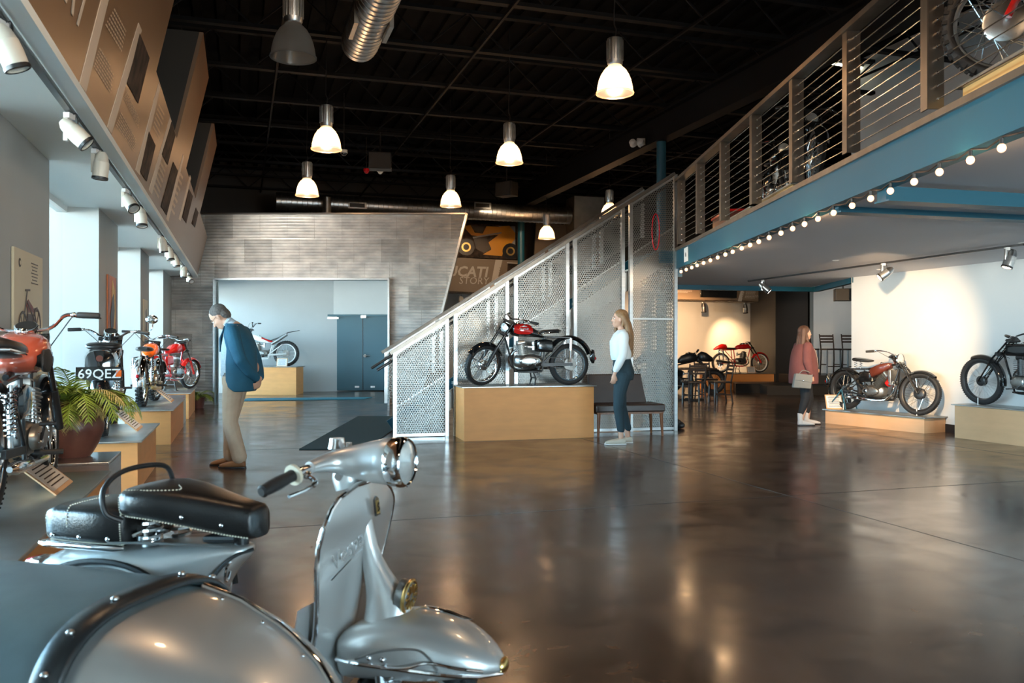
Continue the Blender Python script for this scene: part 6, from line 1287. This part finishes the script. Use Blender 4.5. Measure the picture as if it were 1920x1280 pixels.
def shoe(parent, x, y, yaw, m, sole, L=.27, hgt=.075, shaft=0, name='shoe'):
    T = Mx.Translation((x, y, 0)) @ Mx.Rotation(yaw, 4, 'Z'); q = MB(); q.M = T
    q.rings(shell([(-.06, .045, .020, .020, .03), (-.055, .05, .034, hgt*.55, .035), (-.02, .05, .040, hgt*.7, .037), (.05, .045, .042, hgt*.5, .033), (.12, .035, .047, .035, .023), (.17, .03, .045, .026, .018), (.205, .026, .030, .014, .014), (.212, .026, .01, .006, .01)], .75))
    if shaft: q.tube([(-.015, 0, .05), (-.018, 0, .12), (-.015, 0, shaft)], [.045, .044, .050], 16)
    o = blob(name, q, m, parent, .006, 2); q = MB(); q.M = T; q.rings(shell([(-.065, .010, .03, .010), (-.05, .010, .038, .010), (.05, .009, .040, .009), (.13, .009, .049, .009), (.19, .009, .042, .009), (.218, .010, .02, .008)], .5)); q.build('sole', sole, o)
    if m == 'brown_shoe': q = MB(); q.M = T; [q.tube([(x_, -.02, z_-.004), (x_+.004, 0, z_), (x_, .02, z_-.004)], .003, 5) for x_, z_ in ((.04, .078), (.06, .071), (.08, .064))]; q.build('laces', 'khaki', o)
    return o
# ---- man: head bowed, hands clasped behind his back
man = thing('person', 'man in blue blazer and khaki trousers looking down, hands clasped behind his back', 'person', (-2.91, 9.04, 0), PI-.0)
b = MB(); trunk(b, [(.0, .86, .10, .15), (.01, .98, .115, .165), (.005, 1.10, .115, .155), (-.01, 1.25, .125, .18), (-.01, 1.38, .12, .19), (.02, 1.47, .08, .13), (.05, 1.51, .06, .07)])
limb(b, [(.03, 0, 1.46), (.085, 0, 1.51), (.13, 0, 1.545)], [.062, .056, .056]); Mh = head(b, (.185, 0, 1.585), .85, 1.08, 1.15)
for s, (hx, kx, ax) in ((1, (.02, .03, -.06)), (-1, (.02, .10, .10))):
    limb(b, [(hx, s*.09, .90), (kx, s*.10, .49), (ax, s*.10, .10)], [.085, .058, .042]); limb(b, [(ax, s*.10, .07), (ax+.1, s*.11, .04)], [.04, .03])
for s in (-1, 1):
    w = (-.225, s*.035, .93); limb(b, [(-.01, s*.20, 1.40), (-.10, s*.255, 1.15), w], [.06, .046, .030]); hand(b, w, (-.10, -s*.55, -.45), (-1, 0, 0), .7, 1.0, s)
bo = blob('body', b, 'skin', man); face(Mh, bo, 'skin')
b = MB(); b.M = Mh; b.ell((-.026, 0, .045), (.090, .079, .082), seg=20, ring=14); b.ell((-.06, 0, -.005), (.052, .070, .075)); hm = blob('hair', b, 'hair_grey', man, .006, 2)
q = MB(); q.M = Mh; [q.tube([(.088, y*.014, .006), (.09, y*.03, .018), (.09, y*.048, .006), (.09, y*.03, -.006)], .0018, 5, loop=True) for y in (-1, 1)]; [q.cyl((.088, y*.05, .01), (-.0, y*.080, .012), .0018, 5) for y in (-1, 1)]; q.build('glasses', 'black_satin', man)
b = MB(); trunk(b, [(.03, .90, .115, .15), (.035, 1.0, .125, .165), (.03, 1.10, .128, .165), (.02, 1.25, .135, .18), (.02, 1.38, .115, .17), (.04, 1.47, .08, .11), (.065, 1.52, .062, .075)]); limb(b, [(.055, 0, 1.49), (.085, 0, 1.52)], [.073, .066]); blob('shirt', b, 'shirt_blue', man)
q = MB(); q.tube([(.165+.0, 0, 1.02+.05*i) for i in range(9)], .004, 6); q.build('shirt_placket', 'white_paint', man)
b = MB()                                                 # open blazer
Rj = []
for x, z, hd, hw in [(-.035, .80, .155, .215), (-.04, .90, .165, .215), (-.035, 1.05, .165, .20), (-.035, 1.20, .165, .205), (-.02, 1.34, .15, .215), (.0, 1.43, .125, .20), (.025, 1.49, .095, .13), (.045, 1.525, .08, .085)]:
    gap = .80 if z < 1.3 else (.42 if z < 1.45 else .3); Rj.append([V((x+hd*math.cos(a), hw*math.copysign(abs(math.sin(a))**.85, math.sin(a)), z+(.0 if z > .85 else .10*max(0, math.cos(a))))) for a in [gap+(2*PI-2*gap)*k/30 for k in range(31)]])
q = MB(); q.rings([r+[p*1 for p in []] for r in Rj], closed=False, cap=False); jk = q.build('blazer', 'blazer', man, ang=80); mm = jk.modifiers.new('t', 'SOLIDIFY'); mm.thickness = .014; mm = jk.modifiers.new('s', 'SUBSURF'); mm.levels = 1; mm.render_levels = 1
for s in (-1, 1):
    b = MB(); limb(b, [(-.01, s*.185, 1.42), (-.06, s*.235, 1.28), (-.115, s*.262, 1.14), (-.175, s*.17, 1.02), (-.215, s*.07, .95)], [.078, .072, .064, .056, .048]); blob('sleeve', b, 'blazer', jk)
    q = MB(); q.prism([(.10, s*.085, 1.49), (.135, s*.04, 1.40), (.155, s*.06, 1.22), (.135, s*.125, 1.36), (.10, s*.13, 1.44)], (.012, s*.006, 0)); q.build('lapel', 'blazer', jk)
    q = MB(); q.prism([(.10, s*.02, 1.485), (.115, s*.07, 1.50), (.06, s*.075, 1.56), (.07, s*.05, 1.56)], (.012, 0, .004)); q.build('shirt_collar', 'shirt_blue', man)
q = MB(); [q.ell((-.225+.012*k, -.115+.0*k, .965+.02*k), (.006, .006, .006)) for k in range(3)]; q.build('cuff_button', 'black_satin', jk)
b = MB(); trunk(b, [(.0, .80, .12, .165), (.012, .90, .135, .175), (.02, 1.0, .132, .168)])
for s, (kx, ax) in ((1, (.03, -.055)), (-1, (.10, .105))): limb(b, [(.015, s*.085, .88), (.02+kx*.4, s*.095, .68), (kx+.01, s*.10, .48), (kx*.5+ax*.5, s*.10, .28), (ax, s*.10, .12)], [.108, .094, .080, .077, .078])
blob('trousers', b, 'khaki', man)
q = MB(); q.rings([[V((.02+.140*math.cos(a), .176*math.sin(a), z)) for a in [2*PI*k/28 for k in range(28)]] for z in (.965, 1.0)]); bl = q.build('belt', 'black_satin', man); B('buckle', (.163, 0, .983), (.01, .05, .035), 'chrome', bl)
shoe(man, -.055, .10, -.02, 'brown_shoe', 'black_satin', hgt=.085); shoe(man, .105, -.10, .05, 'brown_shoe', 'black_satin', hgt=.085)
# ---- woman in white shirt, facing the centre motorcycle
wo_ = thing('person', 'woman with long blond hair, white shirt and dark trousers before the centre motorcycle', 'person', (1.425, 11.12, 0), PI+.05)
b = MB(); trunk(b, [(-.02, .86, .10, .15), (-.02, .95, .112, .165), (-.005, 1.08, .088, .125), (.01, 1.20, .095, .130), (.025, 1.30, .108, .145), (0, 1.42, .085, .165), (-.01, 1.48, .05, .08)])
limb(b, [(-.01, 0, 1.46), (.01, 0, 1.53), (.015, 0, 1.57)], [.05, .044, .046]); Mh = head(b, (.025, 0, 1.625), -.02, 1.02, .95, .85)
for s, (kx, ax) in ((1, (.055, .02)), (-1, (-.02, -.10))): limb(b, [(-.01, s*.085, .90), (kx, s*.09, .48), (ax, s*.09, .10)], [.078, .052, .034]); limb(b, [(ax, s*.09, .05), (ax+.11, s*.09, .035)], [.032, .026])
w = (.125, .19, .915); limb(b, [(.0, .175, 1.41), (.025, .225, 1.16), w], [.045, .036, .025]); hand(b, w, (.12, -.02, -1), (0, 1, 0), .55, .92, -1)
w = (.05, -.215, .93); limb(b, [(.0, -.175, 1.41), (.0, -.225, 1.18), w], [.045, .036, .025]); hand(b, w, (.1, .05, -1), (0, -1, 0), .6, .92, 1)
bo = blob('body', b, 'skin', wo_); face(Mh, bo)
b = MB(); b.M = Mh; b.ell((-.024, 0, .048), (.094, .082, .082), seg=20, ring=14); b.M = None
for y, x0, zz in ((.055, -.06, 1.24), (.03, -.085, 1.14), (0, -.10, 1.16), (-.03, -.085, 1.16), (-.055, -.06, 1.24)): limb(b, [(x0+.05, y*1.1, 1.66), (x0+.0, y*1.3, 1.55), (x0-.03, y*1.4, 1.42), (x0-.045, y*1.2, zz)], [.040, .038, .036, .014])
for s in (-1, 1): limb(b, [(.02, s*.055, 1.69), (-.015, s*.083, 1.63), (.0, s*.085, 1.54)], [.022, .016, .016])
limb(b, [(.03, -.075, 1.60), (.06, -.085, 1.50), (.055, -.075, 1.42)], [.02, .026, .018]); blob('hair', b, 'hair_blond', wo_, .006, 3)
b = MB(); trunk(b, [(0, 1.10, .125, .150), (.005, 1.16, .135, .155), (.02, 1.25, .128, .155), (.03, 1.32, .122, .16), (.0, 1.41, .10, .175), (-.01, 1.46, .075, .12), (-.005, 1.49, .06, .075)])
for s in (-1, 1):
    if s > 0: limb(b, [(0, s*.165, 1.41), (.008, s*.205, 1.28), (.025, s*.225, 1.15), (.075, s*.21, 1.04), (.105, s*.198, .975)], [.066, .062, .058, .054, .042])
    else: limb(b, [(0, s*.165, 1.41), (.0, s*.205, 1.28), (.0, s*.225, 1.17), (.04, s*.215, .99)], [.066, .06, .055, .043])
blob('blouse', b, 'white_shirt', wo_)
b = MB(); trunk(b, [(-.02, .84, .13, .16), (-.025, .92, .142, .175), (-.015, 1.02, .125, .155), (-.005, 1.12, .108, .135)])
for s, (kx, ax) in ((1, (.055, .022)), (-1, (-.02, -.098))): limb(b, [(-.01, s*.085, .89), (.01+kx*.5, s*.09, .68), (kx, s*.09, .47), (ax, s*.09, .20)], [.105, .086, .066, .052])
blob('trousers', b, 'dark_jeans', wo_)
shoe(wo_, .02, .09, .0, 'canvas_shoe', 'sole_white', hgt=.055); shoe(wo_, -.10, -.09, .0, 'canvas_shoe', 'sole_white', hgt=.055)
# ---- woman in rose jacket
pw = thing('person', 'woman with brown hair, rose jacket, black leggings and white ankle boots holding a grey bag', 'person', (4.69, 13.7, 0), .08)
b = MB(); trunk(b, [(-.02, .78, .13, .17), (-.02, .90, .14, .18), (.01, 1.02, .13, .16), (.02, 1.15, .14, .165), (0, 1.27, .10, .18), (-.01, 1.33, .06, .09)])
limb(b, [(-.01, 0, 1.30), (.0, 0, 1.37), (.005, 0, 1.42)], [.055, .052, .05]); Mh = head(b, (.015, 0, 1.475), .0, 1.0, .95, .95)
for s, (kx, ax) in ((-1, (-.02, -.09)), (1, (.12, .09))): limb(b, [(0, s*.09, .82), (kx, s*.10, .44), (ax, s*.10, .10)], [.09, .062, .042]); limb(b, [(ax, s*.1, .05), (ax+.1, s*.1, .035)], [.035, .028])
w = (.02, -.235, .80); limb(b, [(-.02, -.19, 1.26), (-.05, -.25, 1.02), w], [.055, .045, .028]); hand(b, w, (.15, 0, -1), (0, -1, 0), .9, .95, 1)
w = (.20, .17, .90); limb(b, [(-.02, .19, 1.26), (.0, .25, 1.02), w], [.055, .045, .028]); hand(b, w, (.6, -.3, -.3), (0, 1, 0), .6, .95, -1)
bo = blob('body', b, 'skin', pw); face(Mh, bo)
b = MB(); b.M = Mh; b.ell((-.024, 0, .046), (.095, .083, .083), seg=20, ring=14); b.M = None
for y in (-.06, -.03, 0, .03, .06): limb(b, [(-.03, y, 1.53), (-.075+abs(y)*.5, y*1.3, 1.42), (-.10+abs(y)*.6, y*1.5, 1.27), (-.11+abs(y)*.6, y*1.4, 1.12)], [.045, .042, .038, .018])
for s in (-1, 1): limb(b, [(.03, s*.05, 1.55), (-.005, s*.082, 1.47), (.02, s*.085, 1.36), (.05, s*.08, 1.22)], [.024, .024, .024, .012])
blob('hair', b, 'hair_brown', pw, .006, 3)
b = MB(); trunk(b, [(.04, .80, .16, .17), (.05, .95, .165, .18), (.05, 1.08, .15, .17), (.04, 1.18, .125, .17), (.02, 1.27, .09, .15), (.02, 1.32, .06, .08)]); blob('floral_top', b, 'floral', pw)
Rj = []
for x, z, hd, hw in [(-.01, .66, .225, .235), (-.01, .80, .225, .235), (-.01, .95, .215, .225), (-.01, 1.08, .20, .215), (-.015, 1.20, .17, .215), (-.015, 1.27, .13, .19), (-.01, 1.32, .095, .12), (0, 1.345, .08, .085)]:
    gap = .5 if z < 1.1 else .4; Rj.append([V((x+hd*math.cos(a), hw*math.copysign(abs(math.sin(a))**.85, math.sin(a)), z)) for a in [gap+(2*PI-2*gap)*k/30 for k in range(31)]])
q = MB(); q.rings(Rj, closed=False, cap=False); jk = q.build('jacket', 'rose_jacket', pw, ang=80); mm = jk.modifiers.new('t', 'SOLIDIFY'); mm.thickness = .012; mm = jk.modifiers.new('s', 'SUBSURF'); mm.levels = 1; mm.render_levels = 1
b = MB(); limb(b, [(-.02, -.19, 1.26), (-.045, -.225, 1.14), (-.055, -.25, 1.02), (-.02, -.255, .90), (.01, -.245, .83)], [.075, .074, .068, .060, .052]); blob('sleeve', b, 'rose_jacket', jk); b = MB(); limb(b, [(-.02, .19, 1.26), (-.02, .24, 1.03), (.16, .18, .92)], [.075, .066, .052]); blob('sleeve', b, 'rose_jacket', jk)
b = MB(); trunk(b, [(0, .70, .14, .17), (-.01, .82, .155, .185), (.0, .92, .15, .175)])
for s, (kx, ax) in ((-1, (-.02, -.09)), (1, (.12, .09))): limb(b, [(0, s*.09, .80), (kx*.6, s*.10, .62), (kx, s*.10, .43), (ax, s*.10, .20)], [.115, .10, .075, .052])
blob('leggings', b, 'leggings', pw); shoe(pw, -.085, -.10, -.0, 'boot_white', 'black_satin', shaft=.20, name='ankle_boot'); shoe(pw, .10, .10, .0, 'boot_white', 'black_satin', shaft=.20, name='ankle_boot')
T = pw.matrix_basis; hb_ = thing('handbag', 'grey structured handbag held by the woman in rose', 'bag', V((4.69-.14, 13.7-.31, .60)), .08)
q = MB(); q.prism([(-.16, -.05, .02), (.13, -.05, 0), (.15, -.05, .21), (-.12, -.05, .24)], (0, .08, 0)); q.build('bag_body', 'bag_grey', hb_, bevel=.012); q = MB(); q.prism([(-.13, -.058, .14), (.145, -.058, .10), (.15, -.058, .215), (-.12, -.058, .245)], (0, .01, 0)); q.build('flap', 'bag_grey', hb_, bevel=.004); MB().ell((.0, -.064, .13), (.012, .006, .012)).build('clasp', 'chrome', hb_); q = MB(); q.tube(bez([(-.05, -.01, .235), (.02, -.01, .29), (.16, .01, .24), (.15, -.01, .20)], 5), .007, 6); q.build('strap', 'bag_grey', hb_)
